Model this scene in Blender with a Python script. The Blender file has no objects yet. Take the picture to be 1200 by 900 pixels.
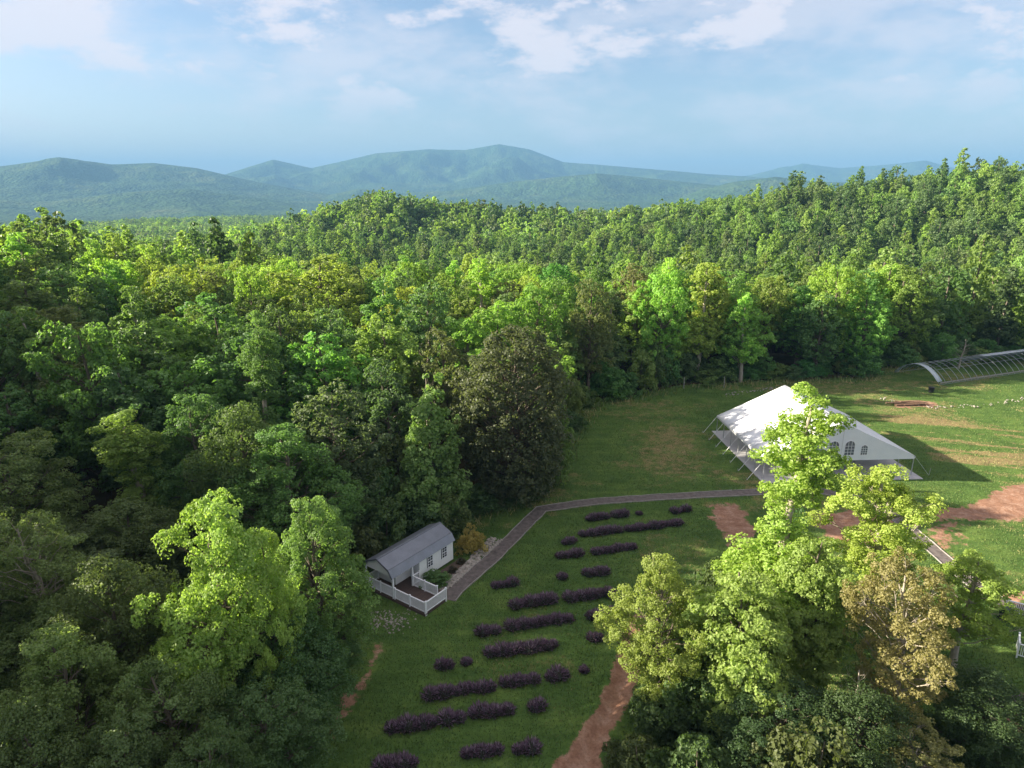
import bpy, math, random
import numpy as np
R = math.radians
sc = bpy.context.scene
COL = sc.collection

# ------------------------------------------------------------------ camera, sky, sun, exposure
CAM_H = 32.0
PITCH = R(16.2)
cam_d = bpy.data.cameras.new('camera')
cam_d.sensor_width = 36.0; cam_d.lens = 24.0; cam_d.sensor_fit = 'HORIZONTAL'
cam_d.clip_start = 0.5; cam_d.clip_end = 60000
cam = bpy.data.objects.new('camera', cam_d); COL.objects.link(cam)
cam.location = (0, 0, CAM_H); cam.rotation_euler = (math.pi/2 - PITCH, 0, 0)
sc.camera = cam

SUN_EL = R(21.0)
SUN_AZ = R(-86.0)            # measured from +Y (view direction), negative = to the left
sun_dir = np.array([math.sin(SUN_AZ)*math.cos(SUN_EL), math.cos(SUN_AZ)*math.cos(SUN_EL), math.sin(SUN_EL)])

W = bpy.data.worlds.new('World'); sc.world = W; W.use_nodes = True
wt = W.node_tree; wt.nodes.clear()
def wn(t, **k):
    n = wt.nodes.new(t)
    for a, b in k.items(): setattr(n, a, b)
    return n
wout = wn('ShaderNodeOutputWorld'); bg = wn('ShaderNodeBackground')
bg.inputs['Strength'].default_value = 0.05
sky = wn('ShaderNodeTexSky', sky_type='NISHITA', sun_disc=False, sun_elevation=SUN_EL, sun_rotation=SUN_AZ,
         altitude=300, air_density=1.0, dust_density=1.2, ozone_density=2.5)
tc = wn('ShaderNodeTexCoord')
sep = wn('ShaderNodeSeparateXYZ'); wt.links.new(tc.outputs['Generated'], sep.inputs[0])
def wmath(op, a, b=None, clamp=False):
    n = wn('ShaderNodeMath', operation=op, use_clamp=clamp)
    for i, v in enumerate((a, b)):
        if v is None: continue
        if isinstance(v, (int, float)): n.inputs[i].default_value = v
        else: wt.links.new(v, n.inputs[i])
    return n.outputs[0]
def wnoise(scale, detail, rough, loc):
    mp = wn('ShaderNodeMapping'); mp.inputs['Scale'].default_value = (3.4, 3.4, 8.5); mp.inputs['Location'].default_value = loc
    wt.links.new(tc.outputs['Generated'], mp.inputs[0])
    nz = wn('ShaderNodeTexNoise'); nz.inputs['Scale'].default_value = scale
    nz.inputs['Detail'].default_value = detail; nz.inputs['Roughness'].default_value = rough
    wt.links.new(mp.outputs[0], nz.inputs['Vector'])
    return nz.outputs['Fac']
def wramp(v, a, b):
    n = wn('ShaderNodeMapRange', interpolation_type='SMOOTHSTEP'); n.inputs[1].default_value = a; n.inputs[2].default_value = b
    wt.links.new(v, n.inputs[0]); return n.outputs[0]
elev = wramp(sep.outputs['Z'], 0.03, 0.42)
n_big = wnoise(1.5, 8.0, 0.62, (3.1, 0.9, 1.7))
n_thin = wnoise(1.7, 5.0, 0.6, (4.2, 1.1, 3.3))
thr = wmath('MULTIPLY_ADD', elev, 0.22); thr_n = thr.node; thr_n.inputs[2].default_value = -0.075
puff = wmath('MULTIPLY', wramp(wmath('ADD', n_big, thr), 0.475, 0.60), wramp(sep.outputs['Z'], 0.04, 0.15))
thin = wmath('MULTIPLY', wramp(wmath('ADD', n_thin, thr), 0.36, 0.66), 0.5)
mask = wmath('MAXIMUM', wmath('MULTIPLY', puff, 0.8), thin)
mixc = wn('ShaderNodeMixRGB'); wt.links.new(mask, mixc.inputs[0])
tint = wn('ShaderNodeMixRGB', blend_type='MULTIPLY'); tint.inputs[0].default_value = 1.0
tint.inputs[2].default_value = (1.0, 0.90, 0.88, 1); wt.links.new(sky.outputs[0], tint.inputs[1])
wt.links.new(tint.outputs[0], mixc.inputs[1])
mixc.inputs[2].default_value = (5.1, 4.65, 4.8, 1)
wt.links.new(mixc.outputs[0], bg.inputs['Color']); wt.links.new(bg.outputs[0], wout.inputs['Surface'])

sun_l = bpy.data.lights.new('sun', 'SUN'); sun_l.energy = 5.0; sun_l.angle = R(0.6); sun_l.color = (1.0, 0.90, 0.73)
sun_o = bpy.data.objects.new('sun', sun_l); COL.objects.link(sun_o)
from mathutils import Vector
sun_o.rotation_euler = Vector(-sun_dir).to_track_quat('-Z', 'Y').to_euler(); sun_o.location = (-60, 20, 120)

vs = sc.view_settings; vs.view_transform = 'Standard'; vs.look = 'None'; vs.gamma = 1.0; vs.use_curve_mapping = False
vs.exposure = 2.1
sc.render.engine = 'CYCLES'
cy = sc.cycles
cy.use_denoising = True
cy.max_bounces = 10; cy.diffuse_bounces = 6; cy.glossy_bounces = 2; cy.transmission_bounces = 8
cy.transparent_max_bounces = 8; cy.volume_bounces = 0; cy.caustics_reflective = False; cy.caustics_refractive = False
cy.sample_clamp_indirect = 4.0

# ------------------------------------------------------------------ helpers
def ray(u, v):
    a = (u-600)/800; b = (450-v)/800
    return a, math.cos(PITCH)+b*math.sin(PITCH), -math.sin(PITCH)+b*math.cos(PITCH)
def g(u, v, z=0.0):
    x, y, w = ray(u, v); t = (z-CAM_H)/w
    return (x*t, y*t)
def zat(u, v, Y):
    x, y, w = ray(u, v); t = Y/y
    return x*t, CAM_H+w*t

def hash2(ix, iy, seed):
    n = (ix.astype(np.int64)*374761393 + iy.astype(np.int64)*668265263 + seed*1442695041) & 0xffffffff
    n = ((n ^ (n >> 13))*1274126177) & 0xffffffff
    return ((n ^ (n >> 16)) & 0xffff)/65535.0
def vnoise(x, y, seed=0):
    x = np.asarray(x, float); y = np.asarray(y, float)
    ix = np.floor(x); iy = np.floor(y); fx = x-ix; fy = y-iy
    fx = fx*fx*(3-2*fx); fy = fy*fy*(3-2*fy)
    a = hash2(ix, iy, seed); b = hash2(ix+1, iy, seed); c = hash2(ix, iy+1, seed); d = hash2(ix+1, iy+1, seed)
    return (a*(1-fx)+b*fx)*(1-fy) + (c*(1-fx)+d*fx)*fy
def fbm(x, y, seed=0, octs=4):
    s = 0; amp = 0.5; tot = 0
    for o in range(octs):
        s = s+amp*vnoise(np.asarray(x)*2**o, np.asarray(y)*2**o, seed+o*17); tot += amp; amp *= 0.5
    return s/tot
def ss(a, b, x):
    t = np.clip((np.asarray(x, float)-a)/(b-a), 0, 1); return t*t*(3-2*t)

class MB:
    """collects geometry for ONE mesh"""
    def __init__(s): s.V = []; s.F = []; s.M = []; s.n = 0
    def add(s, V, F, m=0):
        V = [tuple(p) for p in V]
        s.V += V; s.F += [tuple(i+s.n for i in f) for f in F]; s.M += [m]*len(F); s.n += len(V); return s
    def box(s, x0, y0, z0, x1, y1, z1, m=0):
        V = [(x0,y0,z0),(x1,y0,z0),(x1,y1,z0),(x0,y1,z0),(x0,y0,z1),(x1,y0,z1),(x1,y1,z1),(x0,y1,z1)]
        return s.add(V, [(0,3,2,1),(4,5,6,7),(0,1,5,4),(1,2,6,5),(2,3,7,6),(3,0,4,7)], m)
    def bar(s, p, q, w, h, m=0):
        p = Vector(p); q = Vector(q); d = (q-p).normalized()
        up = Vector((0,0,1)) if abs(d.z) < 0.95 else Vector((0,1,0))
        a = d.cross(up).normalized()*w/2; b = a.cross(d).normalized()*h/2
        V = [p-a-b, p+a-b, p+a+b, p-a+b, q-a-b, q+a-b, q+a+b, q-a+b]
        return s.add(V, [(0,1,2,3),(7,6,5,4),(0,4,5,1),(1,5,6,2),(2,6,7,3),(3,7,4,0)], m)
    def tube(s, pts, rad, n=6, m=0, cap=True):
        pts = [Vector(p) for p in pts]
        if not hasattr(rad, '__len__'): rad = [rad]*len(pts)
        V = []; F = []
        for i, p in enumerate(pts):
            d = (pts[min(i+1, len(pts)-1)]-pts[max(i-1, 0)]).normalized()
            up = Vector((0,0,1)) if abs(d.z) < 0.9 else Vector((1,0,0))
            a = d.cross(up).normalized(); b = a.cross(d).normalized()
            for k in range(n):
                t = 2*math.pi*k/n; V.append(p+(a*math.cos(t)+b*math.sin(t))*rad[i])
        for i in range(len(pts)-1):
            for k in range(n):
                F.append((i*n+k, (i+1)*n+k, (i+1)*n+(k+1)%n, i*n+(k+1)%n))
        if cap: F.append(tuple(range(n))); F.append(tuple(range((len(pts)-1)*n, len(pts)*n))[::-1])
        return s.add(V, F, m)
    def lathe(s, prof, n=14, m=0, c=(0,0)):
        V = [(c[0]+r*math.cos(2*math.pi*k/n), c[1]+r*math.sin(2*math.pi*k/n), z) for r, z in prof for k in range(n)]
        F = [(i*n+k, i*n+(k+1)%n, (i+1)*n+(k+1)%n, (i+1)*n+k) for i in range(len(prof)-1) for k in range(n)]
        F += [tuple(range(n))[::-1], tuple(range((len(prof)-1)*n, len(prof)*n))]
        return s.add(V, F, m)
    def slab(s, poly, thick, m=0):
        """flat polygon (3-D points) given real thickness along its normal"""
        P = [Vector(p) for p in poly]; nrm = Vector((0,0,0))
        for i in range(len(P)):
            a, b = P[i], P[(i+1) % len(P)]
            nrm += Vector(((a.y-b.y)*(a.z+b.z), (a.z-b.z)*(a.x+b.x), (a.x-b.x)*(a.y+b.y)))
        nrm.normalize(); n = len(P); V = P+[p-nrm*thick for p in P]
        F = [tuple(range(n)), tuple(range(n, 2*n))[::-1]]+[((i+1) % n, i, n+i, n+(i+1) % n) for i in range(n)]
        return s.add(V, F, m)
    def build(s, name, mat, parent=None, smooth=False, loc=None):
        me = bpy.data.meshes.new(name); me.from_pydata(s.V, [], s.F)
        for m in (mat if isinstance(mat, (list, tuple)) else [mat]): me.materials.append(m)
        if any(s.M): me.polygons.foreach_set('material_index', s.M)
        if smooth: me.polygons.foreach_set('use_smooth', [True]*len(s.F))
        me.update()
        o = bpy.data.objects.new(name, me); COL.objects.link(o); o.parent = parent
        if loc: o.location = loc
        return o
def np_mesh(name, V, Q, mats, T=None, attrs=None, smooth=False, midx=None):
    V = np.asarray(V, np.float32); nq = len(Q); nt = 0 if T is None else len(T)
    me = bpy.data.meshes.new(name); me.vertices.add(len(V)); me.vertices.foreach_set('co', V.ravel())
    loops = np.asarray(Q, np.int32).ravel()
    starts = np.arange(nq, dtype=np.int32)*4
    if nt:
        loops = np.concatenate([loops, np.asarray(T, np.int32).ravel()])
        starts = np.concatenate([starts, nq*4+np.arange(nt, dtype=np.int32)*3])
    me.loops.add(len(loops)); me.loops.foreach_set('vertex_index', loops)
    me.polygons.add(nq+nt); me.polygons.foreach_set('loop_start', starts)
    for m in mats: me.materials.append(m)
    if midx is not None: me.polygons.foreach_set('material_index', np.asarray(midx, np.int32))
    me.polygons.foreach_set('use_smooth', np.full(nq+nt, smooth))
    for nm, (dom, arr) in (attrs or {}).items():
        at = me.attributes.new(nm, 'FLOAT', dom); at.data.foreach_set('value', np.asarray(arr, np.float32))
    me.update(); me.validate()
    return me
def link(name, me, parent=None, loc=(0,0,0)):
    o = bpy.data.objects.new(name, me); COL.objects.link(o); o.parent = parent; o.location = loc; return o
def tag(o, label=None, cat=None, group=None, kind=None):
    if label: o['label'] = label
    if cat: o['category'] = cat
    if group: o['group'] = group
    if kind: o['kind'] = kind
    return o
def thing(name, loc, rz, label, cat, group=None):
    o = bpy.data.objects.new(name, None); COL.objects.link(o); o.location = loc; o.rotation_euler = (0,0,rz)
    o.empty_display_size = 0.3
    return tag(o, label, cat, group)

# ------------------------------------------------------------------ materials
def mat(name):
    m = bpy.data.materials.new(name); m.use_nodes = True
    nt = m.node_tree; return m, nt, nt.nodes['Principled BSDF']
def nd(nt, t, **k):
    n = nt.nodes.new(t)
    for a, b in k.items(): setattr(n, a, b)
    return n
def noise(nt, scale, detail=4, rough=0.55, vec=None, stretch=None):
    c = nd(nt, 'ShaderNodeTexCoord'); n = nd(nt, 'ShaderNodeTexNoise')
    n.inputs['Scale'].default_value = scale; n.inputs['Detail'].default_value = detail; n.inputs['Roughness'].default_value = rough
    src = c.outputs['Object']
    if stretch:
        mp = nd(nt, 'ShaderNodeMapping'); mp.inputs['Scale'].default_value = stretch; nt.links.new(src, mp.inputs[0]); src = mp.outputs[0]
    nt.links.new(src, n.inputs['Vector']); return n.outputs['Fac']
def ramp(nt, v, stops):
    r = nd(nt, 'ShaderNodeValToRGB'); nt.links.new(v, r.inputs[0])
    e = r.color_ramp.elements
    while len(e) < len(stops): e.new(0.5)
    for i, (p, c) in enumerate(stops): e[i].position = p; e[i].color = (*c, 1) if len(c) == 3 else c
    return r.outputs[0]
def mix(nt, f, a, b, mode='MIX'):
    m = nd(nt, 'ShaderNodeMixRGB', blend_type=mode)
    for i, v in enumerate((f, a, b)):
        if isinstance(v, (int, float)): m.inputs[i].default_value = v
        elif isinstance(v, tuple): m.inputs[i].default_value = (*v, 1)
        else: nt.links.new(v, m.inputs[i])
    return m.outputs[0]
def mth(nt, op, a, b=0.0, clamp=False):
    n = nd(nt, 'ShaderNodeMath', operation=op, use_clamp=clamp)
    for i, v in enumerate((a, b)):
        if isinstance(v, (int, float)): n.inputs[i].default_value = v
        else: nt.links.new(v, n.inputs[i])
    return n.outputs[0]
def mrange(nt, v, a, b, c=0.0, d=1.0):
    n = nd(nt, 'ShaderNodeMapRange', interpolation_type='SMOOTHSTEP'); nt.links.new(v, n.inputs[0])
    for i, x in enumerate((a, b, c, d)): n.inputs[i+1].default_value = x
    return n.outputs[0]
def bump(nt, bs, v, strength=0.4, dist=0.05):
    b = nd(nt, 'ShaderNodeBump'); b.inputs['Strength'].default_value = strength; b.inputs['Distance'].default_value = dist
    nt.links.new(v, b.inputs['Height']); nt.links.new(b.outputs[0], bs.inputs['Normal'])
def attr(nt, name, typ='GEOMETRY'):
    a = nd(nt, 'ShaderNodeAttribute', attribute_type=typ, attribute_name=name); return a
def simple(name, col, rough=0.7, var=0.15, scale=8.0, bmp=0.0, metal=0.0, spec=0.3, stretch=None):
    m, nt, bs = mat(name)
    n = noise(nt, scale, 5, 0.6, stretch=stretch)
    c = ramp(nt, n, [(0.25, tuple(x*(1-var) for x in col)), (0.75, tuple(min(1, x*(1+var)) for x in col))])
    nt.links.new(c, bs.inputs['Base Color']); bs.inputs['Roughness'].default_value = rough
    bs.inputs['Metallic'].default_value = metal; bs.inputs['Specular IOR Level'].default_value = spec
    if bmp: bump(nt, bs, n, bmp, 0.03)
    return m

def leaf_material(name, transl=0.5, rough=0.5, spec=0.3, needle=False):
    m, nt, bs = mat(name)
    t = attr(nt, 'tint', 'INSTANCER').outputs['Color']
    lv = attr(nt, 'lv').outputs['Fac']
    oi = nd(nt, 'ShaderNodeObjectInfo').outputs['Random']
    hs = nd(nt, 'ShaderNodeHueSaturation')
    nt.links.new(t, hs.inputs['Color'])
    nt.links.new(mrange(nt, oi, 0, 1, 0.487, 0.501), hs.inputs['Hue'])
    nt.links.new(mth(nt, 'ADD', mth(nt, 'MULTIPLY', lv, 0.75), 0.62), hs.inputs['Value'])
    nt.links.new(mth(nt, 'ADD', mth(nt, 'MULTIPLY', lv, -0.22), 1.0), hs.inputs['Saturation'])
    c = hs.outputs[0]
    nt.links.new(c, bs.inputs['Base Color']); bs.inputs['Roughness'].default_value = rough
    bs.inputs['Specular IOR Level'].default_value = spec
    tr = nd(nt, 'ShaderNodeBsdfTranslucent'); nt.links.new(mix(nt, 1.0, c, (1.2, 1.28, 0.6), 'MULTIPLY'), tr.inputs[0])
    ms = nd(nt, 'ShaderNodeMixShader'); ms.inputs[0].default_value = transl
    nt.links.new(bs.outputs[0], ms.inputs[1]); nt.links.new(tr.outputs[0], ms.inputs[2])
    nt.links.new(ms.outputs[0], nt.nodes['Material Output'].inputs['Surface'])
    return m
M = {}
M['leaf'] = leaf_material('leaf')
M['bark'] = simple('bark', (0.13, 0.105, 0.08), 0.9, 0.4, 6, 0.6, stretch=(1, 1, 0.25))
M['pale_bark'] = simple('pale_bark', (0.32, 0.28, 0.22), 0.9, 0.35, 6, 0.5, stretch=(1, 1, 0.25))
M['white'] = simple('white_paint', (0.78, 0.79, 0.80), 0.5, 0.05, 3)
M['siding'] = simple('white_siding', (0.76, 0.77, 0.76), 0.55, 0.06, 4, stretch=(6, 6, 0.6))
M['shed_roof'] = simple('grey_metal_roof', (0.20, 0.215, 0.25), 0.42, 0.16, 1.2, metal=0.25, spec=0.5)
M['roof_trim'] = simple('dark_trim', (0.05, 0.055, 0.065), 0.5, 0.1, 4)
M['deck'] = simple('brown_deck', (0.085, 0.06, 0.05), 0.75, 0.25, 3, 0.3, stretch=(8, 1, 1))
M['glass'] = simple('dark_glass', (0.035, 0.045, 0.055), 0.12, 0.2, 2, spec=0.6)
M['vinyl'] = simple('clear_vinyl', (0.13, 0.145, 0.16), 0.1, 0.5, 0.8, spec=0.7)
M['steel'] = simple('grey_pole', (0.45, 0.46, 0.47), 0.4, 0.08, 5, metal=0.4)
M['tent_floor'] = simple('tent_floor_board', (0.42, 0.41, 0.41), 0.6, 0.12, 1.5)
M['strap'] = simple('pale_strap', (0.62, 0.63, 0.62), 0.7, 0.1, 5)
M['stone'] = simple('pale_stone', (0.30, 0.27, 0.235), 0.9, 0.45, 2.0, 0.5)
M['path'] = simple('gravel_path', (0.13, 0.11, 0.10), 0.95, 0.5, 2.2, 0.6)
M['edging'] = simple('weathered_edging', (0.30, 0.275, 0.25), 0.85, 0.35, 2, 0.3)
M['mulch'] = simple('brown_mulch', (0.11, 0.08, 0.06), 0.95, 0.35, 7, 0.7)
M['hoop'] = simple('galvanised_hoop', (0.30, 0.32, 0.33), 0.5, 0.1, 4, metal=0.3)
M['wood_pile'] = simple('weathered_board', (0.26, 0.16, 0.10), 0.9, 0.35, 4, 0.4)
M['bin'] = simple('dark_green_plastic', (0.012, 0.03, 0.024), 0.45, 0.1, 4)
M['black'] = simple('black_plastic', (0.015, 0.016, 0.018), 0.5, 0.1, 4)
M['lamp_black'] = simple('black_metal', (0.012, 0.012, 0.014), 0.45, 0.1, 4)

m, nt, bs = mat('tent_fabric'); M['tent'] = m
nt.links.new(ramp(nt, noise(nt, 0.6, 4), [(0.3, (0.74, 0.76, 0.79)), (0.7, (0.84, 0.85, 0.86))]), bs.inputs['Base Color'])
bs.inputs['Roughness'].default_value = 0.45; bs.inputs['Specular IOR Level'].default_value = 0.35
bump(nt, bs, noise(nt, 0.9, 3, 0.5, stretch=(1, 1, 1)), 0.25, 0.25)
tr = nd(nt, 'ShaderNodeBsdfTranslucent'); tr.inputs[0].default_value = (0.8, 0.81, 0.84, 1)
ms = nd(nt, 'ShaderNodeMixShader'); ms.inputs[0].default_value = 0.14
nt.links.new(bs.outputs[0], ms.inputs[1]); nt.links.new(tr.outputs[0], ms.inputs[2])
nt.links.new(ms.outputs[0], nt.nodes['Material Output'].inputs['Surface'])

m, nt, bs = mat('clear_plastic'); M['plastic'] = m
bs.inputs['Base Color'].default_value = (0.6, 0.66, 0.72, 1); bs.inputs['Roughness'].default_value = 0.25
tp = nd(nt, 'ShaderNodeBsdfTransparent'); ms = nd(nt, 'ShaderNodeMixShader'); ms.inputs[0].default_value = 0.45
nt.links.new(bs.outputs[0], ms.inputs[1]); nt.links.new(tp.outputs[0], ms.inputs[2])
nt.links.new(ms.outputs[0], nt.nodes['Material Output'].inputs['Surface'])

# forest floor near, wooded slopes far away
m, nt, bs = mat('wooded_ground'); M['ground'] = m
far = attr(nt, 'wooded').outputs['Fac']
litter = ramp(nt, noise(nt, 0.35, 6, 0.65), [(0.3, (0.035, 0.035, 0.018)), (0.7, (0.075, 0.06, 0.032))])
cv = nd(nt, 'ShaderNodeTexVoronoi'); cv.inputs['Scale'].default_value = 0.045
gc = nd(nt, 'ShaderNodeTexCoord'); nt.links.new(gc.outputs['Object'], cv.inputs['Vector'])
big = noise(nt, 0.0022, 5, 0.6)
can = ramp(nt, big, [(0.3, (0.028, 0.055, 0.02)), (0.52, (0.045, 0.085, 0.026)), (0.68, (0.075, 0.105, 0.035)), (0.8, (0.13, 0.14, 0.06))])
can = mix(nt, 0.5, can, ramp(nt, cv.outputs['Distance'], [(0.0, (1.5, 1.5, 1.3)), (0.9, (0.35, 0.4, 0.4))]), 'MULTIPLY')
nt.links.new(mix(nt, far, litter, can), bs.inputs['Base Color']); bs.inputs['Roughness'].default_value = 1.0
bs.inputs['Specular IOR Level'].default_value = 0.05
hgt = mth(nt, 'ADD', mth(nt, 'MULTIPLY', mth(nt, 'SUBTRACT', 1.0, cv.outputs['Distance']), mth(nt, 'MULTIPLY', far, 12.0)), mth(nt, 'MULTIPLY', noise(nt, 0.006, 5, 0.6), mth(nt, 'MULTIPLY', far, 90.0)))
bump(nt, bs, hgt, 0.8, 1.0)

# meadow: grass, dry patches and red clay soil
m, nt, bs = mat('meadow'); M['meadow'] = m
fine = noise(nt, 3.5, 6, 0.7); med = noise(nt, 0.33, 5, 0.6); coarse = noise(nt, 0.07, 3, 0.5)
gr = ramp(nt, med, [(0.25, (0.046, 0.092, 0.022)), (0.5, (0.070, 0.128, 0.030)), (0.75, (0.115, 0.175, 0.042))])
gr = mix(nt, 0.6, gr, ramp(nt, noise(nt, 1.0, 4, 0.6, stretch=(0.12, 1.1, 1)), [(0.35, (0.72, 0.78, 0.75)), (0.65, (1.3, 1.2, 1.15))]), 'MULTIPLY')
gr = mix(nt, 0.55, gr, ramp(nt, fine, [(0.3, (0.55, 0.6, 0.55)), (0.7, (1.5, 1.4, 1.3))]), 'MULTIPLY')
dryc = ramp(nt, fine, [(0.3, (0.15, 0.115, 0.05)), (0.7, (0.30, 0.23, 0.11))])
dm = mrange(nt, mth(nt, 'ADD', attr(nt, 'dry').outputs['Fac'], mth(nt, 'MULTIPLY', mth(nt, 'SUBTRACT', noise(nt, 0.9, 6, 0.7), 0.5), 1.5)), 0.35, 0.85)
c = mix(nt, dm, gr, dryc)
clay = ramp(nt, noise(nt, 1.1, 6, 0.65), [(0.25, (0.20, 0.098, 0.06)), (0.5, (0.29, 0.162, 0.105)), (0.75, (0.40, 0.262, 0.19))])
em = mrange(nt, mth(nt, 'ADD', attr(nt, 'dirt').outputs['Fac'], mth(nt, 'MULTIPLY', mth(nt, 'SUBTRACT', noise(nt, 0.8, 8, 0.72), 0.5), 2.3)), 0.40, 0.66)
clay = mix(nt, 0.7, clay, ramp(nt, noise(nt, 4.5, 7, 0.75), [(0.32, (0.55, 0.5, 0.48)), (0.5, (1.0, 1.0, 1.0)), (0.72, (1.35, 1.4, 1.45))]), 'MULTIPLY')
spk = noise(nt, 2.6, 3, 0.8)
c = mix(nt, mth(nt, 'MULTIPLY', mrange(nt, spk, 0.70, 0.78), mrange(nt, noise(nt, 0.25, 3, 0.5), 0.45, 0.62)), c, (0.42, 0.40, 0.30))
c = mix(nt, em, c, clay)
nt.links.new(c, bs.inputs['Base Color']); bs.inputs['Roughness'].default_value = 0.95; bs.inputs['Specular IOR Level'].default_value = 0.1
bump(nt, bs, mth(nt, 'ADD', fine, mth(nt, 'MULTIPLY', med, 2.0)), 0.55, 0.12)

m, nt, bs = mat('grass_blade'); M['grass'] = m
lv = attr(nt, 'lv').outputs['Fac']
nt.links.new(ramp(nt, lv, [(0.0, (0.042, 0.085, 0.022)), (0.6, (0.088, 0.148, 0.040)), (0.88, (0.165, 0.205, 0.068)), (1.0, (0.36, 0.31, 0.14))]), bs.inputs['Base Color'])
bs.inputs['Roughness'].default_value = 0.7; bs.inputs['Specular IOR Level'].default_value = 0.15
m, nt, bs = mat('lavender'); M['lavender'] = m
lv = attr(nt, 'lv').outputs['Fac']
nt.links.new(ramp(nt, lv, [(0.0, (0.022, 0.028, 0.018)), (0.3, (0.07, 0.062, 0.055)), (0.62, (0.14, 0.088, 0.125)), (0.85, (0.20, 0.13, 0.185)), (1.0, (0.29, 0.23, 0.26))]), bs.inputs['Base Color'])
bs.inputs['Roughness'].default_value = 0.8; bs.inputs['Specular IOR Level'].default_value = 0.1

# ------------------------------------------------------------------ terrain
def seg_poly_height(x, y, pts, sig):
    """ridge of varying height along a polyline, gaussian cross-section"""
    best = np.zeros_like(x)
    for (x0, y0, h0), (x1, y1, h1) in zip(pts[:-1], pts[1:]):
        dx, dy = x1-x0, y1-y0
        t = np.clip(((x-x0)*dx+(y-y0)*dy)/(dx*dx+dy*dy), 0, 1)
        d2 = (x-x0-t*dx)**2+(y-y0-t*dy)**2
        best = np.maximum(best, (h0+(h1-h0)*t)*np.exp(-d2/(2*sig*sig)))
    return best
LAYERS = [  # range, width, silhouette read off the photograph
    (7000, 1250, [(-700,215),(-200,203),(0,195),(70,186),(130,193),(180,191),(230,197),(265,205),(300,213),(350,222),(420,232),(500,245)]),
    (9800, 1700, [(150,240),(220,222),(262,205),(320,187),(365,197),(410,187),(440,180),(500,175),(545,176),(585,169),(620,175),(660,190),(700,193),(760,198),(830,204),(880,207),(960,216),(1050,235)]),
    (13500, 1500, [(780,240),(830,212),(880,205),(940,192),(985,197),(1040,193),(1085,188),(1110,195),(1160,204),(1300,200),(1700,208)]),
    (6500, 900, [(250,240),(380,230),(420,221),(470,226),(530,223),(600,213),(700,203),(745,207),(800,213),(860,219),(930,228),(1000,238)]),
    (5500, 650, [(780,240),(820,222),(860,213),(910,207),(960,213),(1000,214),(1070,205),(1130,212),(1300,212),(1700,215)]),
    (5200, 600, [(-700,236),(-100,230),(60,236),(140,226),(220,221),(300,232),(380,241),(470,234),(520,244)]),
]
def height(x, y):
    x = np.asarray(x, float); y = np.asarray(y, float); r = np.hypot(x, y)
    h = -9.0*ss(122, 185, y)*ss(-60, 0, x+60) - 7.0*ss(150, 260, r) - 6*ss(560, 750, r) - 42*ss(650, 2300, r) - 35*ss(2300, 4000, r)
    h = h + 27*np.exp(-((x+128)/48)**2-((y-62)/44)**2)
    h = h + 8*np.exp(-((x+150)/80)**2-((y-165)/70)**2)
    h = h - 30*ss(380, 800, r) + 33*np.exp(-((x+85)/120)**2-((y-590)/72)**2) - 8*np.exp(-((x+20)/160)**2-((y-330)/110)**2) - 20*np.exp(-((x+250)/120)**2-((y-400)/160)**2)
    h = h + seg_poly_height(x, y, [(520,250,46),(330,335,52),(275,400,46),(200,440,33),(155,490,27),(110,585,20)], 68)
    und = (fbm(x/90, y/90, 5, 3)-0.5)*9*ss(110, 260, r) + (fbm(x/420, y/420, 9, 4)-0.5)*60*ss(600, 2500, r)
    h = h+und
    m = r > 1800
    if np.any(m):
        xm, ym, rm = x[m], y[m], r[m]; az = np.arctan2(xm, ym)
        base = h[m]; out = base.copy()
        spur = fbm(xm/700, ym/700, 31, 5)
        for i, (RR, ww, prof) in enumerate(LAYERS):
            A = []; Z = []
            for (u, v) in prof:
                X, Y, Zz = ray(u, v); A.append(math.atan2(X, Y)); Z.append(CAM_H+RR*Zz/math.hypot(X, Y))
            crest = np.interp(az, A, Z, left=-80, right=-80)
            t = (rm-RR)/ww
            sh = np.exp(-t*t)
            k = sh*(1-sh)*4          # relief on the flanks, none on the crest
            z = base+(crest-base)*sh*(1+k*(spur-0.55)*1.3)
            out = np.where(z > out, z, out)
        h[m] = out
    return h
def hz(x, y): return float(height(np.array([x]), np.array([y]))[0])

azf = np.radians(np.concatenate([np.arange(-180, -46, 3.0), np.arange(-46, 46.01, 0.14), np.arange(49, 180.1, 3.0)]))
rr = np.concatenate([np.linspace(0.5, 150, 70), np.geomspace(153, 2400, 95), np.linspace(2450, 16000, 190), [17500, 20000]])
A, RR = np.meshgrid(azf, rr); X = RR*np.sin(A); Y = RR*np.cos(A)
Z = height(X.ravel(), Y.ravel()).reshape(X.shape)
nr, na = X.shape
idx = np.arange(nr*na).reshape(nr, na)
Q = np.stack([idx[:-1,:-1], idx[:-1,1:], idx[1:,1:], idx[1:,:-1]], -1).reshape(-1, 4)[:, ::-1]
wooded = ss(250, 900, RR).ravel()
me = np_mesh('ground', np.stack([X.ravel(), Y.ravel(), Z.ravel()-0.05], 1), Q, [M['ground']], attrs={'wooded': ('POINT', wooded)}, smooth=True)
ground = tag(link('ground', me), kind='structure')

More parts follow.
